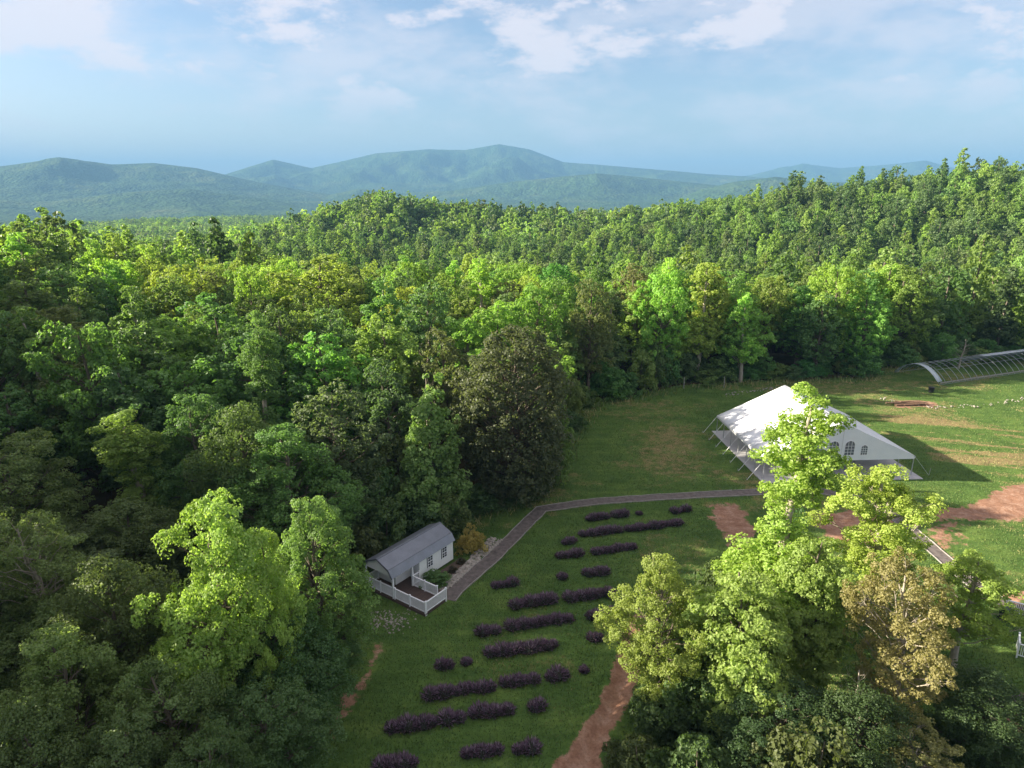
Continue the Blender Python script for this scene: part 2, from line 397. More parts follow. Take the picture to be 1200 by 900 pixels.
# clearing outline (world), traced from where its edge meets the ground
CLR = [g(*p) for p in [(372,905),(392,850),(425,770),(440,735),(428,690),(440,655),(500,622),(560,612),(600,592),(640,566),(664,520),(684,488),(705,474),(800,456),(920,448),(1010,444),(1055,432),(1200,420)]]
CLR += [(150,128),(170,20),(60,16),(2,20),(-8,24)]
def pdist(px, py, poly):
    """signed distance to a polygon, positive inside"""
    inside = np.zeros(px.shape, bool); d = np.full(px.shape, 1e9)
    for i in range(len(poly)):
        x0, y0 = poly[i]; x1, y1 = poly[(i+1) % len(poly)]
        c = ((y0 > py) != (y1 > py)) & (px < (x1-x0)*(py-y0)/((y1-y0) or 1e-9)+x0); inside ^= c
        dx, dy = x1-x0, y1-y0; t = np.clip(((px-x0)*dx+(py-y0)*dy)/(dx*dx+dy*dy+1e-9), 0, 1)
        d = np.minimum(d, np.hypot(px-x0-t*dx, py-y0-t*dy))
    return np.where(inside, d, -d)
def pd1(x, y, poly): return float(pdist(np.array([x], float), np.array([y], float), poly)[0])
ROAD = [g(*p) for p in [(738,724),(752,718),(756,760),(744,808),(716,868),(697,915),(653,915),(678,868),(704,815),(724,765)]]
ROAD = ROAD[:5]+[(4.6,29.5),(3.6,24),(-1.5,24),(1.6,30.2)]+ROAD[7:]
DIRT = [(ROAD, 1.0, 0.5),
        ([g(*p) for p in [(832,592),(864,592),(878,604),(884,650),(856,645),(843,618)]], 1.0, 1.1),
        ([g(*p) for p in [(960,600),(1075,600),(1130,588),(1210,566),(1300,560),(1300,600),(1200,606),(1120,610),(1075,615),(1020,650),(960,640)]], 0.95, 1.2),
        ([g(*p) for p in [(1085,612),(1140,612),(1120,650),(1105,650)]], 0.62, 1.5),
        ([g(*p) for p in [(440,752),(452,762),(425,840),(385,880),(378,870),(412,820)]], 0.72, 0.9),
        ([g(*p) for p in [(1165,840),(1215,800),(1215,880),(1180,890)]], 0.8, 1.2),
        ([g(*p) for p in [(1150,700),(1210,690),(1210,720),(1185,725)]], 0.8, 1.0),
        ([g(*p) for p in [(1055,470),(1100,470),(1100,478),(1050,478)]], 0.8, 1.0)]
DRY = [([g(*p) for p in [(735,500),(800,492),(835,500),(830,560),(790,574),(740,560)]], 0.66, 6.0),
       ([g(*p) for p in [(1000,478),(1080,480),(1200,505),(1280,520),(1280,560),(1200,560),(1110,545),(1040,505)]], 0.72, 5.0),
       ([g(*p) for p in [(700,478),(860,462),(870,474),(800,490),(720,505)]], 0.45, 4.0)]
STEP = 0.33
gx = np.arange(-16, 112, STEP); gy = np.arange(21, 131, STEP)
GX, GY = np.meshgrid(gx, gy); fx, fy = GX.ravel(), GY.ravel()
wx = fx+(fbm(fx/3.6, fy/3.6, 3, 5)-0.5)*6.0; wy = fy+(fbm(fx/3.6, fy/3.6, 8, 5)-0.5)*6.0
dirt = np.zeros_like(fx); dry = np.zeros_like(fx)
for poly, s, sf in DIRT:
    kw = .12 if poly is ROAD else .5
    dirt = np.maximum(dirt, s*ss(-sf, sf, pdist(fx*(1-kw)+wx*kw, fy*(1-kw)+wy*kw, poly)))
streak = fbm((fx*0.96-fy*0.28)/16, (fx*0.28+fy*0.96)/1.5, 40, 4)
for poly, s, sf in DRY: dry = np.maximum(dry, s*ss(-sf, sf, pdist(wx, wy, poly)))
dry = np.where(fx > 46, dry*ss(0.36, 0.62, streak)*1.35, dry)
dry = np.maximum(dry, ss(.46, .66, fbm(fx/7, fy/5, 61, 5))*np.where(fy > 64, .52, .40))
clr = pdist(fx, fy, CLR)
road_d = pdist(fx, fy, ROAD)
zf = 0.03 + (fbm(fx/1.7, fy/1.7, 77, 3)-0.5)*0.16 + (fbm(fx/11, fy/11, 71, 2)-0.5)*0.3
zf = zf + 0.30*np.exp(-((road_d-0.05)/0.45)**2)*(fbm(fx/0.8, fy/0.8, 15, 2)) - 0.22*ss(0.2, 1.2, road_d)
zf = zf - 0.0 + (height(fx, fy))*1.0
flat = np.ones_like(zf)
def flatten(poly, z, soft=0.8):
    global zf
    k = ss(-soft, 0.0, pdist(fx, fy, poly)); zf = zf*(1-k)+z*k
ny, nx = GX.shape; idx = np.arange(nx*ny).reshape(ny, nx)
Qm = np.stack([idx[:-1,:-1], idx[:-1,1:], idx[1:,1:], idx[1:,:-1]], -1).reshape(-1, 4)
TENT_O = (28.2, 70.4); TENT_R = math.atan2(1.1, 18.4)
def tw(x, y):
    c, s = math.cos(TENT_R), math.sin(TENT_R); return (TENT_O[0]+x*c-y*s, TENT_O[1]+x*s+y*c)
flatten([tw(-.5,-.5), tw(19,-.5), tw(19,17.5), tw(-.5,17.5)], 0.0)
PATH_C = [g(525,703), g(534,692), g(580,651.5), g(634,597), g(700,588), g(790,582), g(890,577), (33.0,68.4), (36.8,66.6), (38.4,63), (38.6,58), (38.5,50.7), (39.3,47.2)]
def path_poly(w):
    P = [Vector(p) for p in PATH_C]; L = []; Rr = []
    for i, p in enumerate(P):
        d = (P[min(i+1, len(P)-1)]-P[max(i-1, 0)]).normalized(); n = Vector((-d.y, d.x)); L.append(p+n*w); Rr.append(p-n*w)
    return L, Rr
Lp, Rp = path_poly(0.75)
flatten([tuple(p) for p in Lp]+[tuple(p) for p in Rp[::-1]], 0.0, 0.5)
SH_O = (-5.2, 53.7); SH_R = math.atan2(-.587, .81)
def sw(x, y):
    c, s = math.cos(SH_R), math.sin(SH_R); return (SH_O[0]+x*c-y*s, SH_O[1]+x*s+y*c)
flatten([sw(-3.6,.5), sw(.6,.5), sw(3.8,-4), sw(3.8,-7.6), sw(-3.6,-7.6)], 0.0)
zf = np.where(clr < -1.0, zf-0.25*ss(1, 4, -clr), zf)
keep = (clr[Qm].max(1) > -3.0)
inroad = (ss(-0.5, 0.5, pdist(fx*.88+wx*.12, fy*.88+wy*.12, ROAD))[Qm].mean(1) > 0.5)
Vm = np.stack([fx, fy, zf], 1)
def sub_mesh(name, sel, mats):
    q = Qm[sel]; u, inv = np.unique(q.ravel(), return_inverse=True)
    return np_mesh(name, Vm[u], inv.reshape(-1, 4), mats, attrs={'dirt': ('POINT', dirt[u]), 'dry': ('POINT', dry[u])}, smooth=True)
tag(link('meadow', sub_mesh('meadow', keep & ~inroad, [M['meadow']])), kind='structure')
tag(link('dirt_road', sub_mesh('dirt_road', keep & inroad, [M['meadow']])), kind='structure')
def mz(x, y):
    i = int(round((x-gx[0])/STEP)); j = int(round((y-gy[0])/STEP))
    if 0 <= i < nx and 0 <= j < ny: return float(zf[j*nx+i])
    return hz(x, y)
# lower the wooded ground under the clearing so that only the meadow sheet shows there
co = np.zeros(len(ground.data.vertices)*3, np.float32); ground.data.vertices.foreach_get('co', co); co = co.reshape(-1, 3)
near = (np.hypot(co[:,0], co[:,1]) < 230)
dd = pdist(co[near,0].astype(float), co[near,1].astype(float), CLR)
inb = (co[near,0] > gx[0]) & (co[near,0] < gx[-1]-1)
co[near,2] -= np.where(inb, 0.8*ss(-1.0, 3.0, dd), 0.0); ground.data.vertices.foreach_set('co', co.ravel()); ground.data.update()

# ------------------------------------------------------------------ trees
def unit(v): return v/np.maximum(np.linalg.norm(v, axis=-1, keepdims=True), 1e-6)
PROF = {
    'round': lambda t: np.sqrt(np.clip(1-(2*t-0.9)**2/1.25, 0.02, 1)),
    'oval': lambda t: np.clip(np.sin(np.pi*np.clip(t*0.88+0.1, 0, 1))**0.7, 0.08, 1),
    'cone': lambda t: np.clip(1.08*(1-t)**0.62*np.minimum(1, 0.55+t*2.2), 0.12, 1),
    'column': lambda t: np.clip((0.62+0.38*np.sin(t*9.0))*(1-t**3)**0.8*np.minimum(1, 0.4+t*3), 0.14, 1),
    'spread': lambda t: np.clip(0.45+0.75*t, 0, 1)*np.sqrt(np.clip(1-(np.maximum(t-0.6, 0)/0.43)**2, 0.05, 1)),
    'shrub': lambda t: np.sqrt(np.clip(1-t**2*0.93, 0.03, 1)),
}
def leaf_quads(pos, nrm, size, aspect, rng):
    n = len(pos)
    rd = unit(rng.normal(size=(n, 3))); a = unit(np.cross(nrm, rd)); b = np.cross(nrm, a)
    L = (size*rng.uniform(0.7, 1.3, n))[:, None]
    bend = nrm*L*0.18
    V = np.stack([pos-a*L*0.5*aspect, pos-b*L*0.42+bend, pos+a*L*0.5*aspect, pos+b*L*0.42+bend], 1).reshape(-1, 3)
    Q = np.arange(4*n).reshape(-1, 4)
    return V, Q
def gen_tree(seed, h, Rad, cb, prof, nc, nsub, nl, ls, cr, sr, flat=0.75, aspect=1.0, limbs=True, twigs=0, up=0.45, sides=6, trunk_r=None, bare=0.0, lobes=0.28, style=''):
    rng = np.random.default_rng(seed); pf = PROF[prof]
    tr = trunk_r or 0.017*h+0.03
    ph = rng.uniform(0, 6.28, 4)
    def env(t, th): return Rad*pf(t)*(1+lobes*np.sin(2*th+ph[0]+4*t)*0.6+lobes*np.sin(3*th+ph[1]-5*t)*0.6)
    # trunk line
    nt_ = 9; tz = np.linspace(-0.6, h*0.93, nt_)
    wob = np.cumsum(rng.normal(0, 0.012*h, (nt_, 2)), 0)*np.linspace(0, 1, nt_)[:, None]
    def axis(z): return np.stack([np.interp(z, tz, wob[:,0]), np.interp(z, tz, wob[:,1])], -1)
    # clump centres, spaced apart
    Cn = []; tries = 0; dmin = cr*0.95
    while len(Cn) < nc and tries < nc*60:
        tries += 1
        t = rng.uniform(0, 1)
        if rng.uniform() > 0.35+0.65*pf(np.array(t)): continue
        th = rng.uniform(0, 6.28); e = float(env(np.array(t), th))
        rad = max(e-cr*0.45, 0.05)*(0.25+0.75*math.sqrt(rng.uniform())) if style != 'shell' else max(e-cr*0.4, 0.05)*rng.uniform(0.72, 1.0)
        z = cb+(h-cb-cr*0.5)*t
        if style == 'layer': z = cb+(h-cb-cr*0.4)*(math.floor(t*9)+0.25*rng.uniform())/9
        ax = axis(np.array([z]))[0]
        p = np.array([ax[0]+rad*math.cos(th), ax[1]+rad*math.sin(th), z-(0.12*rad if style == 'layer' else 0)])
        if Cn and np.min(np.linalg.norm((np.array(Cn)-p)*[1,1,1.1], axis=1)) < dmin:
            if tries % 12 == 0: dmin *= 0.985
            continue
        Cn.append(p)
    Cn = np.array(Cn); nc = len(Cn)
    tb = MB()
    rads = tr*(1-np.clip(tz/h, 0, 1))**0.8+0.015*h*0.12; rads[0] *= 1.25
    tb.tube([(wob[i,0], wob[i,1], tz[i]) for i in range(nt_)], list(rads), sides, cap=False)
    lb = MB()
    if limbs:
        for k in range(nc):
            c = Cn[k]; ax0 = axis(np.array([c[2]]))[0]; dr = math.hypot(c[0]-ax0[0], c[1]-ax0[1])
            z0 = max(cb*0.75, c[2]-dr*rng.uniform(0.45, 1.0)); z0 = min(z0, h*0.9); a0 = axis(np.array([z0]))[0]
            p0 = np.array([a0[0], a0[1], z0]); d = c-p0
            r0 = min(0.45*np.interp(z0, tz, rads), 0.02+0.022*np.linalg.norm(d)); pts = []
            for s in (0, .33, .66, 1.0):
                q = p0+d*s; q[2] += math.sin(s*math.pi)*0.10*dr*(-1 if rng.uniform() < .5 else .6); q[:2] += rng.normal(0, 0.03*dr+0.001, 2)*(0 < s < 1); pts.append(q)
            lb.tube(pts, [r0, r0*.7, r0*.45, r0*.2], 4, cap=False)
            for j in range(twigs):
                e = c+unit(rng.normal(size=3)+np.array([0,0,.5]))*cr*rng.uniform(.6, 1.0)*np.array([1,1,flat])
                s0 = pts[2]+(c-pts[2])*rng.uniform(0, .8)
                lb.tube([s0, (s0+e)/2+rng.normal(0, .05, 3), e], [r0*.3, r0*.2, r0*.1], 3, cap=False)
    live = rng.uniform(size=nc) >= bare
    C2 = Cn[live]; m = len(C2)
    out = unit(np.concatenate([C2[:, :2]-axis(C2[:, 2]), np.zeros((m, 1))], 1)+1e-4)
    dirs = unit(unit(rng.normal(size=(m, nsub, 3)))+out[:, None]*0.35+np.array([0, 0, up*0.6]))
    crs = cr*rng.uniform(.75, 1.25, (m, 1, 1))
    S = C2[:, None]+dirs*crs*rng.uniform(.45, 1.0, (m, nsub, 1))*np.array([1, 1, flat])
    d2 = unit(unit(rng.normal(size=(m, nsub, nl, 3)))+dirs[:, :, None]*0.25+np.array([0, 0, .2]))
    srs = sr*rng.uniform(.7, 1.3, (m, nsub, 1, 1))
    P = S[:, :, None]+d2*srs*np.cbrt(rng.uniform(.15, 1, (m, nsub, nl, 1)))*np.array([1, 1, .85 if flat > .5 else .5])
    N = unit(d2*.7+dirs[:, :, None]*.4+np.array([0, 0, up*.7])+rng.normal(size=P.shape)*.55)
    P = P.reshape(-1, 3); N = N.reshape(-1, 3)
    V, Qq = leaf_quads(P, N, ls, aspect, rng)
    lvc = rng.uniform(0, 1, (m, 1, 1))*0.35+rng.uniform(0, 1, (m, nsub, 1))*0.3+rng.uniform(0, 1, (m, nsub, nl))*0.35
    return dict(trunk=tb, limbs=lb, V=V, Q=Qq, lv=lvc.ravel(), h=h, R=Rad)

PROTO = {}
def proto(key, bark='bark', **k):
    t = gen_tree(**k)
    crown = np_mesh('crown', t['V'], t['Q'], [M['leaf']], attrs={'lv': ('FACE', t['lv'])}) if len(t['Q']) else None
    def tomesh(mb, nm):
        me = bpy.data.meshes.new(nm); me.from_pydata(mb.V, [], mb.F); me.materials.append(M[bark])
        me.polygons.foreach_set('use_smooth', [True]*len(mb.F)); me.update(); return me
    PROTO[key] = dict(crown=crown, trunk=tomesh(t['trunk'], 'trunk'), limbs=tomesh(t['limbs'], 'limbs') if t['limbs'].F else None, h=k['h'], R=k['Rad'])
def proto_single(key, **k):
    """one mesh with trunk and leaves, for the instanced far wood"""
    t = gen_tree(**k); tb = t['trunk']; tv = np.array([tuple(p) for p in tb.V]); n0 = len(t['V'])
    tq = np.array([f for f in tb.F if len(f) == 4])+n0
    V = np.concatenate([t['V'], tv]); Qq = np.concatenate([t['Q'], tq])
    lv = np.concatenate([t['lv'], np.full(len(tq), .3)])
    me = np_mesh(key, V, Qq, [M['leaf'], M['bark']], attrs={'lv': ('FACE', lv)}, midx=[0]*len(t['Q'])+[1]*len(tq))
    return bpy.data.objects.new(key, me)
def plant(name, key, x, y, hgt, rad, rz, tintc, label, cat='tree', group=None, z=None, tmul=(2.0, 2.05, 1.6)):
    p = PROTO[key]
    r = thing(name, (x, y, hz(x, y) if z is None else z), rz, label, cat, group)
    r.scale = (rad/p['R'], rad/p['R'], hgt/p['h'])
    for part in ('trunk', 'limbs', 'crown'):
        if p[part] is None: continue
        o = bpy.data.objects.new(part, p[part]); COL.objects.link(o); o.parent = r
        if part == 'limbs': o['kind'] = 'stuff'
        if part == 'crown': o['tint'] = [float(c)*m_ for c, m_ in zip(tintc, tmul)]; o['kind'] = 'stuff'
    return r

# close-up kinds
proto('poplar', bark='pale_bark', seed=11, h=21, Rad=3.0, cb=2.5, prof='column', nc=105, nsub=11, nl=42, ls=.17, cr=1.05, sr=.36, twigs=2, lobes=.45)
proto('poplar_b', bark='pale_bark', seed=12, h=15, Rad=3.2, cb=4, prof='oval', nc=62, nsub=10, nl=46, ls=.165, cr=.85, sr=.36, twigs=3, lobes=.6)
proto('maple', seed=13, h=15, Rad=4.2, cb=3, prof='round', nc=95, nsub=11, nl=44, ls=.165, cr=1.25, sr=.42, twigs=2, lobes=.3)
proto('maple_b', seed=14, h=15, Rad=3.8, cb=3, prof='oval', nc=88, nsub=10, nl=46, ls=.16, cr=.98, sr=.40, twigs=2, lobes=.35)
proto('sparse', bark='pale_bark', seed=15, h=14, Rad=4.0, cb=2.5, prof='spread', nc=72, nsub=9, nl=40, ls=.16, cr=1.1, sr=.34, twigs=4, bare=.1, lobes=.4)
proto('feathery', seed=16, h=13, Rad=3.8, cb=2, prof='oval', nc=110, nsub=13, nl=30, ls=.17, cr=1.3, sr=.42, flat=.30, aspect=1.5, twigs=2, style='layer', up=.8)
proto('viny', seed=17, h=12, Rad=3.6, cb=1, prof='round', nc=85, nsub=13, nl=44, ls=.15, cr=1.2, sr=.45, twigs=1, flat=.8, lobes=.35)
proto('bush', seed=18, h=4, Rad=2.2, cb=.2, prof='shrub', nc=34, nsub=8, nl=30, ls=.17, cr=.7, sr=.3, twigs=1, trunk_r=.08, lobes=.35)
proto('snag', bark='pale_bark', seed=19, h=12, Rad=2.6, cb=4, prof='oval', nc=26, nsub=1, nl=1, ls=.1, cr=1.1, sr=.3, twigs=4, bare=1.1, trunk_r=.14)
# middle distance
proto('mid_round', seed=21, h=18, Rad=4.4, cb=4, prof='round', nc=70, nsub=7, nl=22, ls=.33, cr=1.4, sr=.43, lobes=.3)
proto('mid_round_b', seed=22, h=17, Rad=4.2, cb=3, prof='round', nc=60, nsub=8, nl=22, ls=.33, cr=1.5, sr=.43, lobes=.4)
proto('mid_oval', seed=23, h=19, Rad=3.8, cb=3, prof='oval', nc=70, nsub=7, nl=22, ls=.33, cr=1.25, sr=.43, lobes=.35)
proto('mid_poplar', bark='pale_bark', seed=24, h=21, Rad=3.4, cb=4, prof='column', nc=60, nsub=7, nl=22, ls=.33, cr=1.15, sr=.43, lobes=.45)
proto('mid_cone', seed=25, h=15, Rad=3.5, cb=.6, prof='cone', nc=105, nsub=7, nl=19, ls=.32, cr=1.05, sr=.45, lobes=.18)
proto('mid_spread', seed=26, h=17, Rad=5.0, cb=4, prof='spread', nc=70, nsub=7, nl=22, ls=.33, cr=1.45, sr=.43, lobes=.4)
proto('big_dark', seed=27, h=19, Rad=6.0, cb=.8, prof='round', nc=230, nsub=8, nl=20, ls=.30, cr=1.35, sr=.5, style='shell', lobes=.14)
proto('mid_bush', seed=28, h=5, Rad=2.6, cb=.2, prof='shrub', nc=34, nsub=7, nl=16, ls=.30, cr=.9, sr=.42, trunk_r=.08, limbs=False, lobes=.35)

G1 = (0.076, 0.165, 0.036); G2 = (0.118, 0.22, 0.036); G3 = (0.062, 0.125, 0.038); G4 = (0.092, 0.150, 0.048); G5 = (0.155, 0.268, 0.036); G6 = (0.078, 0.15, 0.048)
placed = []
def key_tree(name, key, u, v, Y, wpx, tintc, label, rz=0.0, group=None, rmul=.88):
    x, zt = zat(u, v, Y); z0 = hz(x, Y)
    depth = Y*math.cos(PITCH)+(CAM_H-zt*0.8)*math.sin(PITCH)
    rad = wpx/2/800*depth*rmul; placed.append((x, Y, rad))
    return plant(name, key, x, Y, zt-z0, rad, rz, tintc, label, 'tree', group, z=z0)

# the clump in front, at the right
key_tree('poplar_tree', 'poplar', 928, 452, 40, 120, (.15,.215,.03), 'tallest slender yellow-green tree standing in front of the white tent', .4, rmul=1.12)
key_tree('poplar_tree', 'poplar_b', 1045, 542, 45, 118, (.165,.225,.035), 'open bright yellow-green tree with forked pale limbs in front of tent gable', 1.3, rmul=1.05)
key_tree('maple_tree', 'maple_b', 785, 655, 35, 128, (.125,.16,.032), 'yellow-green tree with orange new leaves beside the red dirt road', 2.1)
key_tree('feathery_tree', 'feathery', 872, 655, 34, 150, (.13,.19,.042), 'feathery light green tree with layered branches in the clump before the tent', .2)
key_tree('feathery_tree', 'feathery', 962, 620, 37.5, 120, (.135,.19,.042), 'feathery green tree between the two yellow-green poplars', 2.6)
key_tree('browning_tree', 'sparse', 1082, 668, 33, 165, (.150,.138,.055), 'sparse tree with tan brown seed clusters and bare pale branches', .7)
key_tree('maple_tree', 'poplar_b', 1145, 645, 40, 110, (.145,.195,.03), 'lime green tree behind the browning tree, beside the white railing', 2.9)
key_tree('shade_tinted_tree', 'maple', 915, 815, 29.5, 165, (.026,.052,.018), 'green tree tinted dark for shade at the heart of the clump before the tent', 1.0)  # dark leaf tints on these understory trees stand in for shade
key_tree('shade_tinted_tree', 'viny', 1000, 815, 29, 150, (.030,.055,.018), 'green viny tree tinted dark for shade below the browning tree', 3.3)
key_tree('shade_tinted_tree', 'viny', 1165, 800, 31, 130, (.032,.062,.022), 'green tree tinted dark for shade under the lime green tree by the railing', 4.4)
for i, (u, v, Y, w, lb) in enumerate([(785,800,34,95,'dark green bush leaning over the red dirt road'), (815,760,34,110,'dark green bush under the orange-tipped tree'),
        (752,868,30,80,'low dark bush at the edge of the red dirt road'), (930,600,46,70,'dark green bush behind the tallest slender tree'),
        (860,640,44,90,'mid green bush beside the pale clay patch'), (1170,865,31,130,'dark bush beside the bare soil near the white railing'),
        (1085,850,28.5,120,'tan tipped bush below the browning tree'), (825,870,28,120,'bush tinted dark for deep shade below the clump before the tent'), (960,850,27,150,'bush tinted dark for the deepest shade of the clump before the tent')]):
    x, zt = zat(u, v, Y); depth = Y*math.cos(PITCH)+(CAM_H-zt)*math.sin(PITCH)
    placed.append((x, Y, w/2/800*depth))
    plant('bush', 'bush' if i != 6 else 'sparse', x, Y, max(zt, 1.5), w/2/800*depth, i*1.3, (.12,.12,.045) if i == 6 else (.034+.008*(i % 3), .066+.01*(i % 2), .022), lb, 'bush', z=0)  # low tints of the lower bushes carry the clump's shade in their colour

for u, v, Y, w, lb in ((765,636,36.6,60,'bare dead sapling poking above the orange-tipped tree by the dirt road'), (497,428,63,44,'pale dead snag behind the light green conical tree'),
        (1003,775,31.5,90,'bare dead tree with pale branches below the browning tree'), (702,358,116,40,'pale bare trunk at the foot of the far wood near the tan-olive tree'), (1130,395,121,36,'bare pale trunk in the wood behind the hoop house')):
    x, zt = zat(u, v, Y); depth = Y*math.cos(PITCH)+(CAM_H-zt)*math.sin(PITCH)
    plant('dead_tree', 'snag', x, Y, zt-hz(x, Y), w/2/800*depth, u*.1, (0, 0, 0), lb, 'dead tree', z=hz(x, Y))
# wood at the left, near
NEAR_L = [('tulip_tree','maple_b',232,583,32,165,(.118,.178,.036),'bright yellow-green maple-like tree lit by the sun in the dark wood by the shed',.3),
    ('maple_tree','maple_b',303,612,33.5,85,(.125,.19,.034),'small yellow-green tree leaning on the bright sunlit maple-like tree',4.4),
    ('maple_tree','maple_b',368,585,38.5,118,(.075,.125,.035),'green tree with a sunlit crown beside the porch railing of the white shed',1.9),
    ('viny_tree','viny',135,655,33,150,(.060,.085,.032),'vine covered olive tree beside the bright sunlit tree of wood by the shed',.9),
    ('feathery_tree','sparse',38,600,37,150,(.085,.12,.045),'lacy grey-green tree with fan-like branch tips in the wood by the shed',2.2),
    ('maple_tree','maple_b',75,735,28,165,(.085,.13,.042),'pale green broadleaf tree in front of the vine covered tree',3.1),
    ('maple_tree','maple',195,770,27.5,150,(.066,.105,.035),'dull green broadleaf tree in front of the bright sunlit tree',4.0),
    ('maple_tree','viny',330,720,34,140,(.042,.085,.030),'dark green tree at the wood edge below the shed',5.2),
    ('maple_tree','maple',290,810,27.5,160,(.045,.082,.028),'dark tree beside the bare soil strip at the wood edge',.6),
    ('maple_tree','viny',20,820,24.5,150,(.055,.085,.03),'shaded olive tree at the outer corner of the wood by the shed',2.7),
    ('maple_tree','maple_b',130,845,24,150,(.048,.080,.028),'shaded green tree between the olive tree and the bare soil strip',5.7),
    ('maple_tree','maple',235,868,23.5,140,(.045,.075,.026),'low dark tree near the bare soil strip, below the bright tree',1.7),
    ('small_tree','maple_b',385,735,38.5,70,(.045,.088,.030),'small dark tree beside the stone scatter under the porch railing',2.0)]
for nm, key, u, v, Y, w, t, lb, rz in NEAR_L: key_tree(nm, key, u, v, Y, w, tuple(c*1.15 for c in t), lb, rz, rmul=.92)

# recognisable trees round the clearing
key_tree('broad_dark_tree','big_dark',602,383,67,136,(.055,.068,.038),'huge rounded dark grey-green tree at the edge of the lawn',.5, rmul=1.0)
key_tree('ivy_tree','mid_cone',650,405,70,62,(.085,.135,.035),'green leafy tree flanking the huge dark tree on its lawn side',2.5)
key_tree('conical_tree','mid_cone',503,446,60,90,(.095,.165,.05),'light green conical tree standing right behind the white shed',1.2, rmul=1.0)
key_tree('broadleaf_tree','mid_round',385,453,56,128,(.060,.088,.044),'grey-green rounded tree with pale top behind the shed roof',.3)
key_tree('broadleaf_tree','mid_round_b',525,383,76,92,(.070,.085,.034),'olive rounded tree next to the huge dark tree',4.1)
key_tree('broadleaf_tree','mid_round',450,425,66,100,(.050,.088,.038),'dull green rounded tree behind the conical tree',2.4)
key_tree('broadleaf_tree','mid_round_b',362,297,112,128,(.125,.175,.03),'big sunlit yellow-green tree rising above the wood by the shed',.2)
key_tree('broadleaf_tree','mid_round',745,312,121,64,(.098,.103,.048),'rounded tan-olive tree at the far edge of the lawn',2.2)
key_tree('poplar_tree','mid_poplar',783,298,119,48,G5,'slender sunlit yellow-green tree just past the tan-olive tree',.4)
key_tree('poplar_tree','mid_poplar',827,304,114,62,(.15,.205,.032),'tall sunlit yellow-green tree at the lawn edge facing the tent',1.4)
key_tree('poplar_tree','mid_poplar',878,340,112,46,G5,'shorter sunlit yellow-green tree at lawn edge behind tent ridge',3.0)
key_tree('broadleaf_tree','mid_oval',700,345,118,56,G2,'green oval tree between the huge dark tree and tan-olive tree',3.6)
key_tree('broadleaf_tree','mid_oval',945,330,122,74,G1,'mid green oval tree beyond the lawn behind the tent',5.0)
key_tree('broadleaf_tree','mid_round',1012,318,128,84,G1,'broad green tree behind the lawn near the hoop house end',4.6)

rng = random.Random(7)
# thicket along the far edge of the lawn
for i in range(34):
    u = 672+i*16.3+rng.uniform(-5, 5)
    vv = np.interp(u, [660,690,720,800,920,1010,1050,1200,1240], [505,480,468,452,446,443,432,422,420])
    x, y = g(u, vv); y += rng.uniform(1.5, 5.5); hh = rng.uniform(3.5, 7.5) if u < 800 else rng.uniform(2.2, 6.0); rad = rng.uniform(2.0, 3.2)
    plant('edge_bush', 'mid_bush', x, y, hh, rad, rng.uniform(0, 6.28), [c*rng.uniform(.8, 1.2) for c in ((.055,.125,.034) if i % 5 else (.10,.15,.035))],
          'leafy green bush in the thicket at the foot of the far wood', 'bush', 'bushes along the far edge of the lawn', z=mz(x, y)-.1)
for i, (u, v) in enumerate([(650,560),(640,575),(628,585),(612,592),(590,594),(570,600),(553,604),(664,530),(672,505),(540,612)]):
    x, y = g(u, v); plant('edge_bush', 'mid_bush', x-.8, y+.8, rng.uniform(1.5, 3.6), rng.uniform(1.3, 2.2), i*1.1, (.042,.082,.028),
          'low dark bush at the foot of the huge dark tree beside the lawn', 'bush', 'bushes below the huge dark tree', z=0)

for i, (lx, ly, hh, rad) in enumerate([(-4.8,.5,4.2,2.0),(-5.6,-2.6,5.2,2.3),(-5.4,-5.6,4.2,2.0),(-8.2,-.6,7.0,2.8),(-8.6,-4.4,6.4,2.7),(-3.6,3.4,4.6,2.2),(-6.6,4.2,7.2,2.9),(-11.5,-2.2,8.0,3.0),(-9.8,3.0,8.2,3.1),(-12,-6,7.5,3.0)]):
    x, y = sw(lx, ly); plant('understory_bush', 'mid_bush', x, y, hh, rad, i*1.7, (.045+.008*(i % 3), .082+.012*(i % 2), .03),
          'shady understory bush crowding behind the back wall of the white shed', 'bush', 'bushes behind the shed', z=hz(x, y)-.1)
# the rest of the wood
CLRW = CLR
pts = []
def scatter(x0, x1, y0, y1, sp, seed):
    r = np.random.default_rng(seed)
    a, b = np.meshgrid(np.arange(x0, x1, sp), np.arange(y0, y1, sp*0.9)); a = a.copy(); a[1::2] += sp/2
    a = a.ravel()+r.uniform(-.42, .42, a.size)*sp; b = b.ravel()+r.uniform(-.42, .42, b.size)*sp
    return a, b
ax, ay = scatter(-330, 470, 18, 470, 7.2, 3)
d = pdist(ax, ay, CLR); ok = d < -2.6
ok &= ~((ax > -2) & (ay < 60)); ok &= ~((ax > 100) & (ay < 126))
ok &= ~((ax > -30) & (ay < 24)) & ~((ay < 45) & (ax > -26))
for (px, py, pr) in placed: ok &= np.hypot(ax-px, ay-py) > pr*(0.72 if py < 55 or py > 80 else 1.12)
ax, ay = ax[ok], ay[ok]
def in_view(x, y, ztop, marg=40):
    depth = y*math.cos(PITCH)+(CAM_H-ztop)*math.sin(PITCH); u = 600+800*x/np.maximum(depth, 1)
    return (u > -marg) & (u < 1200+marg) & (y > 5)
az_ = height(ax, ay); vis = in_view(ax, ay, az_+14, 130); dist = np.hypot(ax, ay)
order = np.argsort(np.where(vis, dist, 1e9)); NT = 225
solo = order[:NT]; rest = np.setdiff1d(np.arange(len(ax)), solo)
kinds = ['mid_round', 'mid_round_b', 'mid_oval', 'mid_poplar', 'mid_spread', 'mid_round']
